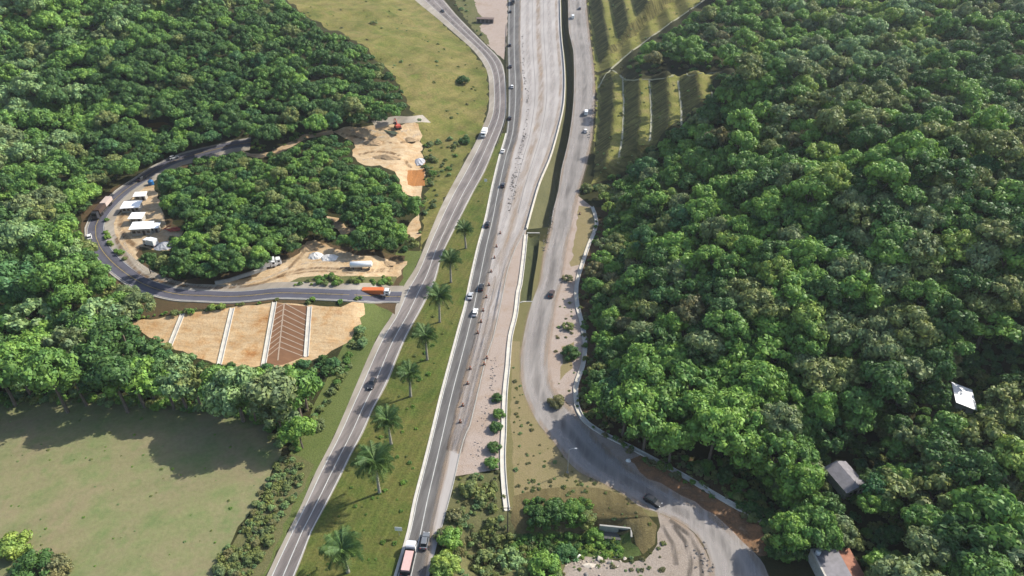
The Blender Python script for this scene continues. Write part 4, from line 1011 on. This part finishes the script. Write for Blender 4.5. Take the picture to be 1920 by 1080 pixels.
def make_car(col, kind='hatch'):
    root = empty('car', (0,0,0)); P = PAINT[col]
    L = 2.15 if kind != 'suv' else 2.3; zh = .92 if kind != 'suv' else 1.05; zr = 1.46 if kind != 'suv' else 1.75
    loft([(-L,.72,.66,.42,.66), (-L+.12,.84,.78,.28,zh-.06), (-1.2,.88,.80,.24,zh), (.75,.88,.80,.24,zh), (1.35,.87,.76,.24,zh-.10), (L-.18,.82,.70,.28,zh-.22), (L,.68,.6,.40,zh-.34)]).build('body', P, root)
    rb = -1.75 if kind != 'sedan' else -1.3
    loft([(rb-.12,.76,.74,zh-.03,zh), (rb+.25,.77,.60,zh-.03,zr-.03), (.15,.78,.60,zh-.03,zr-.01), (.95,.76,.72,zh-.03,zh+.01)]).build('windows', GLASS, root)
    loft([(rb+.2,.62,.58,zr-.04,zr+.02), (-.4,.64,.60,zr-.03,zr+.05), (.22,.63,.58,zr-.04,zr+.03)]).build('roof', P, root)
    wheels(root, .80, (-1.28, 1.32), WH, .33)
    for sx in (-1, 1):
        MB().box(sx*.62-.14, sx*.62+.14, L-.16, L+.005, zh-.34, zh-.22).build('headlight', LAMPW, root)
        MB().box(sx*.62-.12, sx*.62+.12, -L-.01, -L+.14, zh-.26, zh-.10).build('tail_light', LAMPR, root)
        MB().box(sx*.90-.08, sx*.90+.08, .72, .84, zh, zh+.14).build('mirror', P, root)
    return root
def heading(x, y, line, away):
    i = int(np.argmin(np.hypot(line[:, 0]-x, line[:, 1]-y))); i = min(max(i, 1), len(line)-2); d = line[i+1]-line[i-1]
    if (d[1] < 0) == away: d = -d
    return math.atan2(-d[0], d[1])
mA, mB, mE = lerp_rows(wA_L, wA_R, .5), lerp_rows(wB_L, wB_R, .5), lerp_rows(wE_L, wE_R, .5)
def put(root, u, v, line, away, label, cat, group, rz=None):
    p = at(u, v); root.location = p; root.rotation_euler = (0, 0, heading(p.x, p.y, line, away) if rz is None else rz)
    return tag(root, label, cat, group)
GC = 'cars driving on the highway'
for u, v, ln, aw, col, kd, lb in (
    (830,22,mA,False,'black','sedan','black car at the top of the western carriageway, farthest of its road'), (698,722,mA,False,'dark','suv','dark car in a palm shadow on the western carriageway'),
    (957,23,mB,True,'dark','hatch','dark car following the truck at the top of the eastern carriageway'), (956,86,mB,True,'black','hatch','small black car beside the start of the guard rail'), (957,126,mB,True,'dark','sedan','dark car just above the white car on the eastern carriageway'),
    (960,164,mB,True,'white','hatch','white car beside the guard rail, farthest white one'), (956,223,mB,True,'black','hatch','black car where the guard rail bends away'), (943,285,mB,True,'white','sedan','white car where the median begins to widen'),
    (943,349,mB,True,'dark','hatch','dark car beside the broken rubble row'), (914,423,mB,True,'black','suv','large black car alone left of the widening concrete lanes'), (902,541,mB,True,'black','hatch','black car just ahead of two light cars'),
    (882,557,mB,True,'silver','sedan','silver car in the left lane of the group of three'), (891,588,mB,True,'white','hatch','white car in the right lane, last of the group of three'), (797,1017,mB,True,'grey','suv','grey car beside the pink truck at the bottom edge'),
    (1087,17,mE,True,'grey','hatch','grey car at the far top of the service road'), (1098,247,mE,True,'white','hatch','white car behind the white van on the service road'), (1034,553,mE,True,'brown','suv','dark brown car on the service road beside the basin'), (1223,942,mE,False,'black','suv','black car leaving the shade at the bend of the service road')):
    put(make_car(col, kd), u, v, ln, aw, lb, 'car', GC)
def make_truck(cab, box, boxcol, L=7.0, open_bed=False):
    root = empty('truck', (0,0,0)); P = PAINT[cab]
    loft([(L/2-1.9,1.12,1.06,.55,2.45), (L/2-1.6,1.14,1.06,.5,2.65), (L/2-.35,1.14,1.05,.5,2.55), (L/2,1.1,1.04,.5,1.5)]).build('cab', P, root)
    MB().box(-.95,.95,L/2-.30,L/2-.02,1.62,2.36,0,.10).build('windscreen', GLASS, root)
    for sx in (-1, 1):
        MB().box(sx*1.10-.06,sx*1.10+.06,L/2-1.3,L/2-.5,1.55,2.2).build('side_window', GLASS, root)
        MB().box(sx*.8-.16,sx*.8+.16,L/2-.02,L/2+.06,.75,1.0).build('headlight', LAMPW, root)
        MB().box(sx*.9-.14,sx*.9+.14,-L/2-.04,-L/2+.05,.8,1.0).build('tail_light', LAMPR, root)
    MB().box(-.45,.45,-L/2+.1,L/2-.4,.45,.78).build('chassis', DARK, root)
    bm_ = PAINT[boxcol]
    if open_bed:
        m = MB().box(-1.2,1.2,-L/2,L/2-2.2,.8,1.0)
        for b in ((-1.2,-1.1,-L/2,L/2-2.2),(1.1,1.2,-L/2,L/2-2.2),(-1.1,1.1,-L/2,-L/2+.1),(-1.1,1.1,L/2-2.3,L/2-2.2)): m.box(*b,1.0,1.9)
        m.build('cargo_bed', DARK, root); MB().box(-1.09,1.09,-L/2+.11,L/2-2.31,1.01,1.95,.15,.3).build('load', bm_, root)
    else: MB().box(-1.22,1.22,-L/2,L/2-2.15,.85,3.0,.03,.03).build('cargo_box', bm_, root)
    wheels(root, .98, (L/2-1.0, -L/2+1.3), WHT, .5); return root
put(make_truck('white','box','pink',8.0,True), 767,1052, mB, True, 'white truck with an open pink load at the bottom edge', 'truck', None)
put(make_truck('white','box','white',7.0), 908,254, mA, False, 'white box truck on the western carriageway below the guard rail', 'truck', None)
put(make_truck('black','box','dark',8.0), 962,6, mB, True, 'dark box truck at the very top of the eastern carriageway', 'truck', None)
def make_van(col):
    root = empty('van', (0,0,0)); P = PAINT[col]
    loft([(-2.5,.9,.82,.35,2.2), (-2.35,.95,.86,.3,2.3), (1.0,.95,.86,.3,2.3), (1.7,.95,.86,.3,1.35), (2.4,.86,.75,.35,1.05)]).build('body', P, root)
    MB().hexa([(-.82,1.72,1.38),(.82,1.72,1.38),(.80,1.06,2.24),(-.80,1.06,2.24)][::-1], [(-.82,1.80,1.42),(.82,1.80,1.42),(.80,1.12,2.28),(-.80,1.12,2.28)][::-1]).build('windscreen', GLASS, root)
    for sx in (-1, 1): MB().box(sx*.93-.03,sx*.93+.05,-2.0,.9,1.35,1.95).build('side_window', GLASS, root); MB().box(sx*.6-.15,sx*.6+.15,2.3,2.44,.75,.95).build('headlight', LAMPW, root)
    wheels(root, .86, (-1.5, 1.5), WH, .33); return root
put(make_van('white'), 1099,214, mE, True, 'white van on the service road beside the terraces', 'van', None)
put(make_van('white'), 1074,34, mE, True, 'white van near the top of the service road', 'van', None)
# vehicles of the hairpin
put(make_truck('white','box','orange',9.5), 706,552, wIR, True, 'orange box truck with a white cab on the straight below the yard', 'truck', None, -math.pi/2).scale = (.85, 1, .78)
put(make_car('white','hatch'), 168,446, wIR, True, 'small white car on the outer shoulder of the hairpin', 'car', None)
put(make_car('dark','suv'), 267,337, wIR, True, 'dark car on the upper arm of the hairpin by the blue tank', 'car', None)
put(make_car('silver','hatch'), 326,297, wIR, True, 'silver car on the far arm of the hairpin road', 'car', None)
def make_semi():
    root = empty('articulated_truck', (0,0,0))
    loft([(5.6,1.15,1.1,.6,3.0), (5.9,1.17,1.1,.55,3.1), (7.2,1.17,1.08,.55,3.0), (7.5,1.12,1.05,.55,1.8)]).build('cab', PAINT['dark'], root)
    MB().box(-.95,.95,7.22,7.50,1.85,2.8,0,.1).build('windscreen', GLASS, root)
    MB().box(-1.25,1.25,-7.5,5.2,1.1,1.4).build('trailer_deck', DARK, root)
    MB().box(-1.22,1.22,-7.4,-1.2,1.4,3.1,.05,.05).build('trailer_box', simple('tan_tarpaulin', (.42,.34,.30), .8, .2), root)
    MB().box(-1.22,1.22,-.8,5.0,1.4,3.1,.05,.05).build('trailer_box', PAINT['brown'], root)
    wheels(root, .98, (6.6, 4.0, 2.8, -4.6, -5.9), WHT, .5); return root
put(make_semi(), 194,396, wIR, False, 'long articulated truck rounding the tight bend of the hairpin', 'truck', None)
for (u, v, lb) in ((504,501,'white parked truck at the left end of the dirt strip'), (514,497,'second white parked truck, right one of the parked pair')):
    put(make_truck('white','box','white',5.5), u, v, wIR, True, lb, 'truck', None, -1.2)

# ------------------------------------------------------------------ posts, drums, rubble
def rock_mesh(seed, sx, sy, sz):
    r = random.Random(seed); b = bmesh.new(); bmesh.ops.create_icosphere(b, subdivisions=1, radius=1)
    for v in b.verts:
        k = r.uniform(.72, 1.15); v.co = Vector((v.co.x*sx*k, v.co.y*sy*k, max(v.co.z, -.35)*sz*k))
    me = bpy.data.meshes.new('rock'); b.to_mesh(me); b.free(); return me
p = at(1064, 886)
lp = empty('lamp_post', p, 0, 'grey street lamp on the tan grass island beside the shaded road', 'lamp post')
MB().tube([(0,0,-.3), (0,0,4), (0,0,8.6)], [.13,.11,.08], 8).build('pole', STEEL, lp)
MB().tube([(0,0,8.5), (.6,.05,8.9), (1.5,.1,9.0)], .05, 6).build('arm', STEEL, lp)
MB().box(1.35,2.05,-.06,.26,8.9,9.05,.05,.05).build('lamp_head', PAINT['silver'], lp)
MB().box(-.3,.3,-.3,.3,-.2,.12).build('base', CONCD, lp)
def utility_pole(u, v, h, label):
    q = empty('utility_pole', at(u, v), 0, label, 'utility pole')
    MB().tube([(0,0,-.4), (.05,0,h)], [.17,.11], 7).build('pole', DWOOD, q); MB().box(-.9,.95,-.06,.06,h-.55,h-.42).build('crossarm', DWOOD, q)
    for x in (-.8, 0, .85): MB().tube([(x,0,h-.42), (x,0,h-.2)], .05, 6).build('insulator', CONCD, q)
utility_pole(952, 997, 9.5, 'dark utility pole at the lower end of the white drain')
utility_pole(283, 513, 8.0, 'thin utility pole between the service yard and hairpin wood')
def sign(u, v, h, w_, hh, label):
    q = empty('road_sign', at(u, v), random.uniform(-.2, .2), label, 'road sign')
    MB().tube([(0,0,-.3), (0,0,h)], .06, 6).build('post', STEEL, q); MB().box(-w_/2,w_/2,-.09,-.05,h-hh,h+.05).build('panel', PAINT['white'], q)
sign(749, 1004, 3.2, 1.7, 1.3, 'white sign panel on the median grass left of the nearest truck'); sign(911, 347, 3.0, 1.3, 1.3, 'small white sign at the narrow far end of the median')
ORG = simple('faded_orange', (.20,.07,.035), .7, .3); REFL = simple('reflective_band', (.45,.43,.40), .5, .4)
def drum(u, v, label):
    q = empty('traffic_drum', at(u, v), 0, label, 'traffic drum', 'traffic drums along the concrete lanes')
    MB().tube([(0,0,.06), (0,0,.55), (0,0,1.05)], [.34,.30,.25], 10).build('body', ORG, q); MB().tube([(0,0,.58), (0,0,.76)], [.305,.29], 10).build('band', REFL, q)
    MB().box(-.42,.42,-.42,.42,0,.07).build('base', DARK, q)
ds = [(938,438),(931,463),(927,484),(921,510),(917,535),(912,558),(906,583),(902,604),(896,625),(882,692),(877,720),(868,761),(863,792)]
ordn = ['farthest','second farthest','third farthest','fourth','fifth','sixth','seventh','eighth','ninth','tenth','eleventh','second nearest','nearest']
for (u, v), o_ in zip(ds, ordn): drum(u, v, f'{o_} orange drum in the row left of the new concrete lanes')
drum(913, 672, 'orange drum on the kerb beside the gravelly shoulder, upper of two'); drum(908, 684, 'orange drum on the kerb beside the gravelly shoulder, lower of two')
drum(1087, 402, 'dark orange drum on the tan verge right of the service road')
RUB = simple('broken_concrete', (.17,.155,.14), .95, .1, var=.4, nscale=.8)
def rubble(name, line, n, spread, s0, s1, mat=RUB):
    P = resamp(w0(spline(line)), .5); V = []; Fc = []
    for _ in range(n):
        q = P[rng.integers(len(P))]; x, y = q+rng.normal(0, spread, 2)*np.array([1, 1.6]); z = gz(x, y); k = len(V)
        M_ = Matrix.Rotation(random.uniform(0, 3.1), 3, 'Z') @ Matrix.Rotation(random.uniform(-.5, .5), 3, 'X'); e = Vector((random.uniform(s0, s1), random.uniform(s0, s1)*1.8, random.uniform(s0, s1)*.7))
        for c_ in ((-1,-1,-1),(1,-1,-1),(1,1,-1),(-1,1,-1),(-.7,-.8,1),(.8,-.7,1),(.7,.8,1),(-.8,.7,1)): V.append(tuple(M_ @ Vector((e.x*c_[0], e.y*c_[1], e.z*c_[2]))+Vector((x, y, z+e.z*.5))))
        Fc += [tuple(k+i for i in f) for f in ((3,2,1,0),(4,5,6,7),(0,1,5,4),(1,2,6,5),(2,3,7,6),(3,0,4,7))]
    return tag(obj(name, mesh_np(name, V, Fc, mat)), kind='stuff')
rubble('median_rubble', [(980,67),(981,110),(985,160),(990,205),(982,255),(974,285),(966,320),(958,360),(952,395)], 170, .55, .08, .28)
rubble('median_rubble', [(984,250),(978,290),(968,340),(962,380)], 60, .7, .07, .25)
rubble('gravel_heap_row', [(924,672),(925,705),(919,738),(905,790),(898,830),(885,870)], 70, .6, .05, .18, simple('dark_gravel', (.16,.15,.145), .95, .1, var=.4))
rubble('verge_debris', [(1036,385),(1028,440),(1018,470)], 70, .7, .07, .25)
rubble('verge_debris', [(1118,185),(1110,215),(1106,260)], 40, .7, .1, .3)
rubble('yard_debris', [(1070,1046),(1110,1040),(1160,1038)], 70, 1.2, .08, .28, simple('pale_rubble', (.34,.29,.23), .95, .1, var=.4))
rubble('yard_debris', [(1305,1030),(1322,1050),(1328,1075)], 26, 1.0, .08, .26)
ROCKM = simple('pale_rock', (.42,.37,.30), .95, .1, var=.3); WROCK = simple('white_rock', (.62,.60,.55), .9, .2)
for i, (u, v, sx, sy, sz, mt, lb) in enumerate(((1084,1046,1.4,1.0,.8,WROCK,'white boulder at the left end of the dirt yard rubble'), (1160,1032,1.0,.9,.9,WROCK,'white boulder standing alone at the top of the dirt yard'), (1127,1052,1.6,.8,.5,ROCKM,'flat tan slab of rock in the dirt yard'),
      (1106,1062,1.8,1.2,.4,ROCKM,'broad pale rock flush with the dirt yard'), (1143,1056,.6,.6,.5,RUB,'small dark rock beside the flat tan slab'), (1099,1078,.7,.6,.5,RUB,'dark rock at the bottom edge of the dirt yard'), (1178,864,.9,.7,.6,WROCK,'pale rock in the shade between road and gutter'),
      (1172,1048,.6,.6,.5,ROCKM,'small tan rock right of the lone white boulder'))):
    me = rock_mesh(i, sx, sy, sz); me.materials.append(mt); o = tag(obj('boulder', me), lb, 'boulder', 'boulders in the dirt yard'); o.location = at(u, v); o.rotation_euler = (0, 0, i)
# culvert under the bend of the service road
cu_p = at(1156, 996); cu_p.z += 1.5
cu = empty('culvert', cu_p, -.12, 'concrete culvert mouth in the creek bank below the bend', 'culvert')
MB().box(-4.2,3.6,-.2,.2,-3.2,.3).build('headwall', CONCD, cu); MB().box(3.2,3.6,-2.4,-.22,-3.2,.25).build('wing_wall', CONCD, cu)
MB().box(.4,3.0,-.30,-.22,-2.6,-.3).build('mouth_shade_panel', DARK, cu); MB().box(-4.0,3.1,-2.2,-.32,-3.0,-1.7).build('apron', simple('wet_concrete', (.07,.07,.065), .5, .4), cu)  # flat dark panel on the headwall paints the shade inside the mouth

# ------------------------------------------------------------------ houses and sheds
GROOF = simple('grey_fibre_cement', (.20,.19,.20), .85, .2, var=.2, nscale=.8); OROOF = simple('terracotta_tiles', (.27,.125,.08), .85, .2, var=.2, nscale=.9)
WALLM = simple('weathered_render', (.36,.34,.30), .9, .2, var=.2); WROOF = simple('white_sheet_metal', (.82,.82,.81), .5, .3, var=.05); SHW = simple('shed_wall', (.40,.38,.34), .85, .2, var=.15)
def gable_house(root, w_, d_, h, rise, roof_mat, wall_mat, ov=.5):
    b = MB().box(-w_/2, w_/2, -d_/2, d_/2, -2.5, h)
    b.add([(-w_/2,-d_/2,h),(w_/2,-d_/2,h),(0,-d_/2,h+rise*.94),(-w_/2,d_/2,h),(w_/2,d_/2,h),(0,d_/2,h+rise*.94)], [(0,1,2),(5,4,3)]); b.build('wall', wall_mat, root)
    for sx in (-1, 1):
        n = 10; V = []; Fc = []
        for j in range(n+1):                              # corrugated sheets running down the slope
            y = -d_/2-ov+(d_+2*ov)*j/n
            for dz in ((0, .06) if j % 2 else (.04, .10)): V += [(sx*.02, y, h+rise+dz), (sx*(w_/2+ov), y, h-rise*ov/(w_/2)+dz)]
        for j in range(n):
            k = 4*j; q = k+4; Fc += [(k, k+1, q+1, q), (k+2, q+2, q+3, k+3), (k+1, k+3, q+3, q+1), (k, q, q+2, k+2)]
        MB().add(V, Fc).build('roof', roof_mat, root)
    for x, y0 in ((-w_/4, -d_/2-.03), (w_/4, -d_/2-.03)):
        f = MB().box(x-.5, x+.5, y0-.04, y0+.02, 1.0, 2.1).build('window', PAINT['white'], root); MB().box(x-.42, x+.42, y0-.06, y0-.045, 1.08, 2.02).build('pane', GLASS, f)
    MB().box(-.45,.45,-d_/2-.06,-d_/2+.02,0,2.05).build('door', DWOOD, root)
h1 = empty('house', at(1581, 908), .30, 'small grey-roofed house half hidden among trees on the right', 'house')
gable_house(h1, 5.6, 7.6, 2.9, 1.1, GROOF, WALLM)
h2 = empty('house', at(1566, 1086), .10, 'grey-roofed house with an orange tiled side roof at the bottom edge', 'house')
MB().box(-4.0,2.2,-5.5,5.5,-2,3.2).build('wall', WALLM, h2); MB().box(-3.6,2.1,-5.2,5.2,3.2,3.42).build('roof', GROOF, h2)
for b in ((-4.05,-3.62,-5.55,5.55),(-3.62,2.2,5.22,5.55),(-3.62,2.2,-5.55,-5.22)): MB().box(*b,3.2,3.75).build('parapet', CONC, h2)
MB().box(2.22,5.0,-5.3,5.3,-2,2.5).build('side_wall', WALLM, h2); MB().hexa([(2.2,-5.6,3.02),(5.5,-5.6,2.35),(5.5,5.6,2.35),(2.2,5.6,3.02)], [(2.2,-5.6,3.2),(5.5,-5.6,2.53),(5.5,5.6,2.53),(2.2,5.6,3.2)]).build('tiled_roof', OROOF, h2)
MB().tube([(-2.9,4.4,3.42), (-2.9,4.4,4.3), (-2.9,4.4,4.5)], [.55,.62,.3], 12).build('water_tank', PAINT['white'], h2)
MB().box(-1,0,-5.56,-5.48,0,2.1).build('door', DWOOD, h2)
h3 = empty('hut', at(1799, 760), -.35, 'small white-roofed hut in a gap of the hill forest', 'hut')
MB().box(-2.2,2.2,-3.6,3.6,-2,2.68).build('wall', WALLM, h3); MB().hexa([(-2.7,-4.2,3.9),(2.7,-4.2,2.7),(2.7,4.2,2.7),(-2.7,4.2,3.9)], [(-2.7,-4.2,4.02),(2.7,-4.2,2.82),(2.7,4.2,2.82),(-2.7,4.2,4.02)]).build('roof', WROOF, h3); MB().box(-.4,.4,-3.66,-3.58,0,2).build('door', DWOOD, h3)
def shed(u, v, w_, d_, h, rz, label, bays=3, tilt=.35, roof=None, wall=None, cat='shed'):
    q = empty('shed', at(u, v), rz, label, cat, 'white roofed site sheds' if roof is None else None)
    MB().box(-w_/2,w_/2,-d_/2+.25,d_/2,-.8,h).build('wall', wall or SHW, q)
    MB().hexa([(-w_/2-.4,-d_/2-.5,h-.02),(w_/2+.4,-d_/2-.5,h-.02),(w_/2+.4,d_/2+.4,h+tilt),(-w_/2-.4,d_/2+.4,h+tilt)], [(-w_/2-.4,-d_/2-.5,h+.12),(w_/2+.4,-d_/2-.5,h+.12),(w_/2+.4,d_/2+.4,h+tilt+.14),(-w_/2-.4,d_/2+.4,h+tilt+.14)]).build('roof', roof or WROOF, q)
    bw = w_/bays
    for k in range(bays):
        x = -w_/2+bw*(k+.5)
        if k == bays//2: MB().box(x-.45,x+.45,-d_/2+.16,-d_/2+.24,0,2.0).build('door', DWOOD, q)
        else: MB().box(x-bw*.32,x+bw*.32,-d_/2+.16,-d_/2+.24,.9,1.9).build('window', GLASS, q)
    for k in range(bays+1):
        x = -w_/2+.08+(w_-.16)*k/bays; MB().box(x-.07,x+.07,-d_/2-.35,-d_/2-.21,-.8,h).build('post', STEEL, q)
shed(266,374,4.2,2.6,2.3,.1,'smallest white-roofed shed, farthest of the group inside the hairpin',2); shed(250,394,6.6,4.6,2.4,.12,'white shed with an open dark front nearest the hairpin road',4)
shed(260,415,4.6,3.8,2.4,.06,'narrow white-roofed shed squeezed between two larger ones',2); shed(270,436,7.2,4.4,3.0,.1,'largest white-roofed shed with a long front wall',4); shed(292,433,3.4,2.8,2.2,.1,'low white annex attached right of the largest shed',2)
shed(910,42,11.5,3.2,2.6,-.12,'long brown-roofed shed at the road junction near the top',4,.2,simple('brown_roof', (.13,.095,.08), .85, .2), simple('brown_wall', (.11,.085,.075), .9, .2))
# site equipment inside the hairpin
bt = empty('water_tank', at(284, 346), 0, 'blue water tank at the upper edge of the hairpin yard', 'water tank')
MB().tube([(0,0,0), (0,0,1.7), (0,0,2.1)], [1.15,1.2,.7], 14).build('tank', PAINT['blue'], bt); MB().tube([(0,0,2.1), (0,0,2.25)], .5, 12).build('lid', PAINT['blue'], bt)
st = empty('storage_silo', at(678, 503), .06, 'white horizontal silo lying on stands in the dirt yard', 'silo')
MB().tube([(-4.0,0,1.9), (-3.7,0,1.9), (3.7,0,1.9), (4.0,0,1.9)], [.7,1.15,1.15,.7], 16).build('tank', PAINT['white'], st, True)
for x in (-2.8, 0, 2.8): MB().box(x-.15,x+.15,-.9,.9,-.2,1.1).build('stand', RAILM, st)
MB().box(-7.6,-4.1,-.18,.18,.5,.8).build('feed_pipe', RAILM, st)
REDM = simple('red_steel', (.42,.08,.05), .6, .3, var=.2)
m = MB()
for k in range(16):
    a = random.uniform(-.7, .7); x, y = random.uniform(-3.2, 3.2), random.uniform(-1.4, 1.4); z0 = random.uniform(0, .5); dx, dy = math.cos(a)*1.5, math.sin(a)*1.5
    m.tube([(x-dx, y-dy, z0+.2), (x+dx, y+dy, z0+random.uniform(.2, .9))], .2, 5)
tag(m.build('steel_pile', REDM), 'untidy red pile of steel beside the largest white shed', 'steel pile').location = at(324, 433)
def heap(u, v, rx, ry, h, mat, label, seed, nm='gravel_heap'):
    r = random.Random(seed); V = [(0,0,h)]; Fc = []; n = 18
    for ring, (f, z) in enumerate(((.35,.72),(.7,.33),(1.0,-.06))):
        for k in range(n):
            a = 2*math.pi*k/n; q = f*r.uniform(.86, 1.12); V.append((math.cos(a)*rx*q, math.sin(a)*ry*q, h*z*r.uniform(.85,1.1)))
    for k in range(n): Fc.append((0, 1+k, 1+(k+1) % n))
    for ring in range(2):
        for k in range(n):
            a0 = 1+ring*n; Fc.append((a0+k, a0+n+k, a0+n+(k+1) % n, a0+(k+1) % n))
    tag(obj(nm, mesh_np(nm, V, Fc, mat)), label, nm.replace('_', ' ')).location = at(u, v)
GRV = simple('grey_gravel', (.36,.36,.37), .95, .1, var=.25, nscale=2); CHK = simple('chalky_fill', (.60,.57,.52), .95, .1, var=.15)
heap(309,461,3.8,3.2,1.8,GRV,'grey gravel heap below the red steel pile',1); heap(592,480,3.0,2.6,1.6,CHK,'whiter left heap of pale fill in the yard above the orange truck',2); heap(617,483,3.4,2.4,1.3,CHK,'right heap of pale fill beside the white silo',3)
heap(786,303,3.2,4.2,1.6,GRV,'round grey gravel heap above the orange cut face',4)
put(make_truck('white','box','white',5.5), 284,460, wIR, True, 'white truck parked beside the grey gravel heap', 'truck', None, 1.2)
thing1('retaining_wall', wall_mb(wh(spline([(404,533),(430,528),(455,520),(478,513),(500,505)], 8)), .35, 1.2, step=2), CONCD, 'low grey retaining wall under the hairpin wood', 'wall')
ex = empty('excavator', at(746, 241), .5, 'red excavator on the earthworks near the grassy hill', 'excavator')
for sx in (-1, 1): MB().box(sx*1.1-.3,sx*1.1+.3,-1.9,1.9,0,.8,0,.25).build('track', DARK, ex)
MB().box(-1.3,1.3,-1.9,1.2,.95,1.9,.1,.1).build('body', REDM, ex); MB().box(-1.2,-.2,.2,1.5,1.92,3.0,.1,.15).build('cab', GLASS, ex)
MB().tube([(.3,1.2,1.6), (.3,3.4,3.9), (.3,5.2,3.0)], .25, 6).build('boom', REDM, ex); MB().tube([(.3,5.2,3.1), (.3,5.7,1.0)], .18, 6).build('arm', REDM, ex); MB().box(-.2,.8,5.2,6.0,.2,1.0,.1,.1).build('bucket', DARK, ex)
tp = empty('tarpaulin', at(732, 246), .75, 'dark green tarpaulin laid on the earthworks beside the excavator', 'tarpaulin')
m = MB(); V = []; Fc = []
for i in range(9):
    for j in range(4): V.append((-1.6+3.2*j/3, -5+10*i/8, .15+.10*math.sin(i*1.9+j)))
for i in range(8):
    for j in range(3): Fc.append((i*4+j, i*4+j+1, i*4+5+j, i*4+4+j))
m.add(V+[(x, y, z-.08) for x, y, z in V], Fc+[tuple(36+k for k in reversed(f)) for f in Fc]).build('sheet', simple('green_tarpaulin', (.05,.065,.04), .7, .3), tp)

DIRTM = simple('spoil_dirt', (.34,.24,.14), .95, .1, var=.25, nscale=.9)
for i_, (u, v, a_, b_, h_, lb) in enumerate(((700,268,5.5,3.0,1.6,'broad spoil mound in the middle of the earthworks'), (724,296,8.0,2.4,1.8,'long spoil ridge at the lower edge of the earthworks'), (668,250,3.2,2.2,1.1,'small spoil mound at the left end of the earthworks'), (768,262,4.0,2.6,1.4,'spoil mound below the red excavator'),
        (575,465,3.6,2.6,1.5,'spoil mound at the pointed top of the yard with the silo'), (726,494,3.4,2.0,.9,'low spoil mound right of the white silo'))): heap(u, v, a_, b_, h_, DIRTM, lb, 20+i_, 'spoil_mound')
# ------------------------------------------------------------------ air
t = bpy.data.materials.new('air'); t.use_nodes = True; n_ = t.node_tree.nodes; n_.remove(n_['Principled BSDF'])
v_ = n_.new('ShaderNodeVolumePrincipled'); v_.inputs['Color'].default_value = (.86,.92,1,1); v_.inputs['Density'].default_value = .00007; v_.inputs['Anisotropy'].default_value = .2
t.node_tree.links.new(v_.outputs[0], n_['Material Output'].inputs['Volume'])
hz = MB().box(-760, 760, -60, 1260, -12, 170).build('haze', t); hz['kind'] = 'stuff'
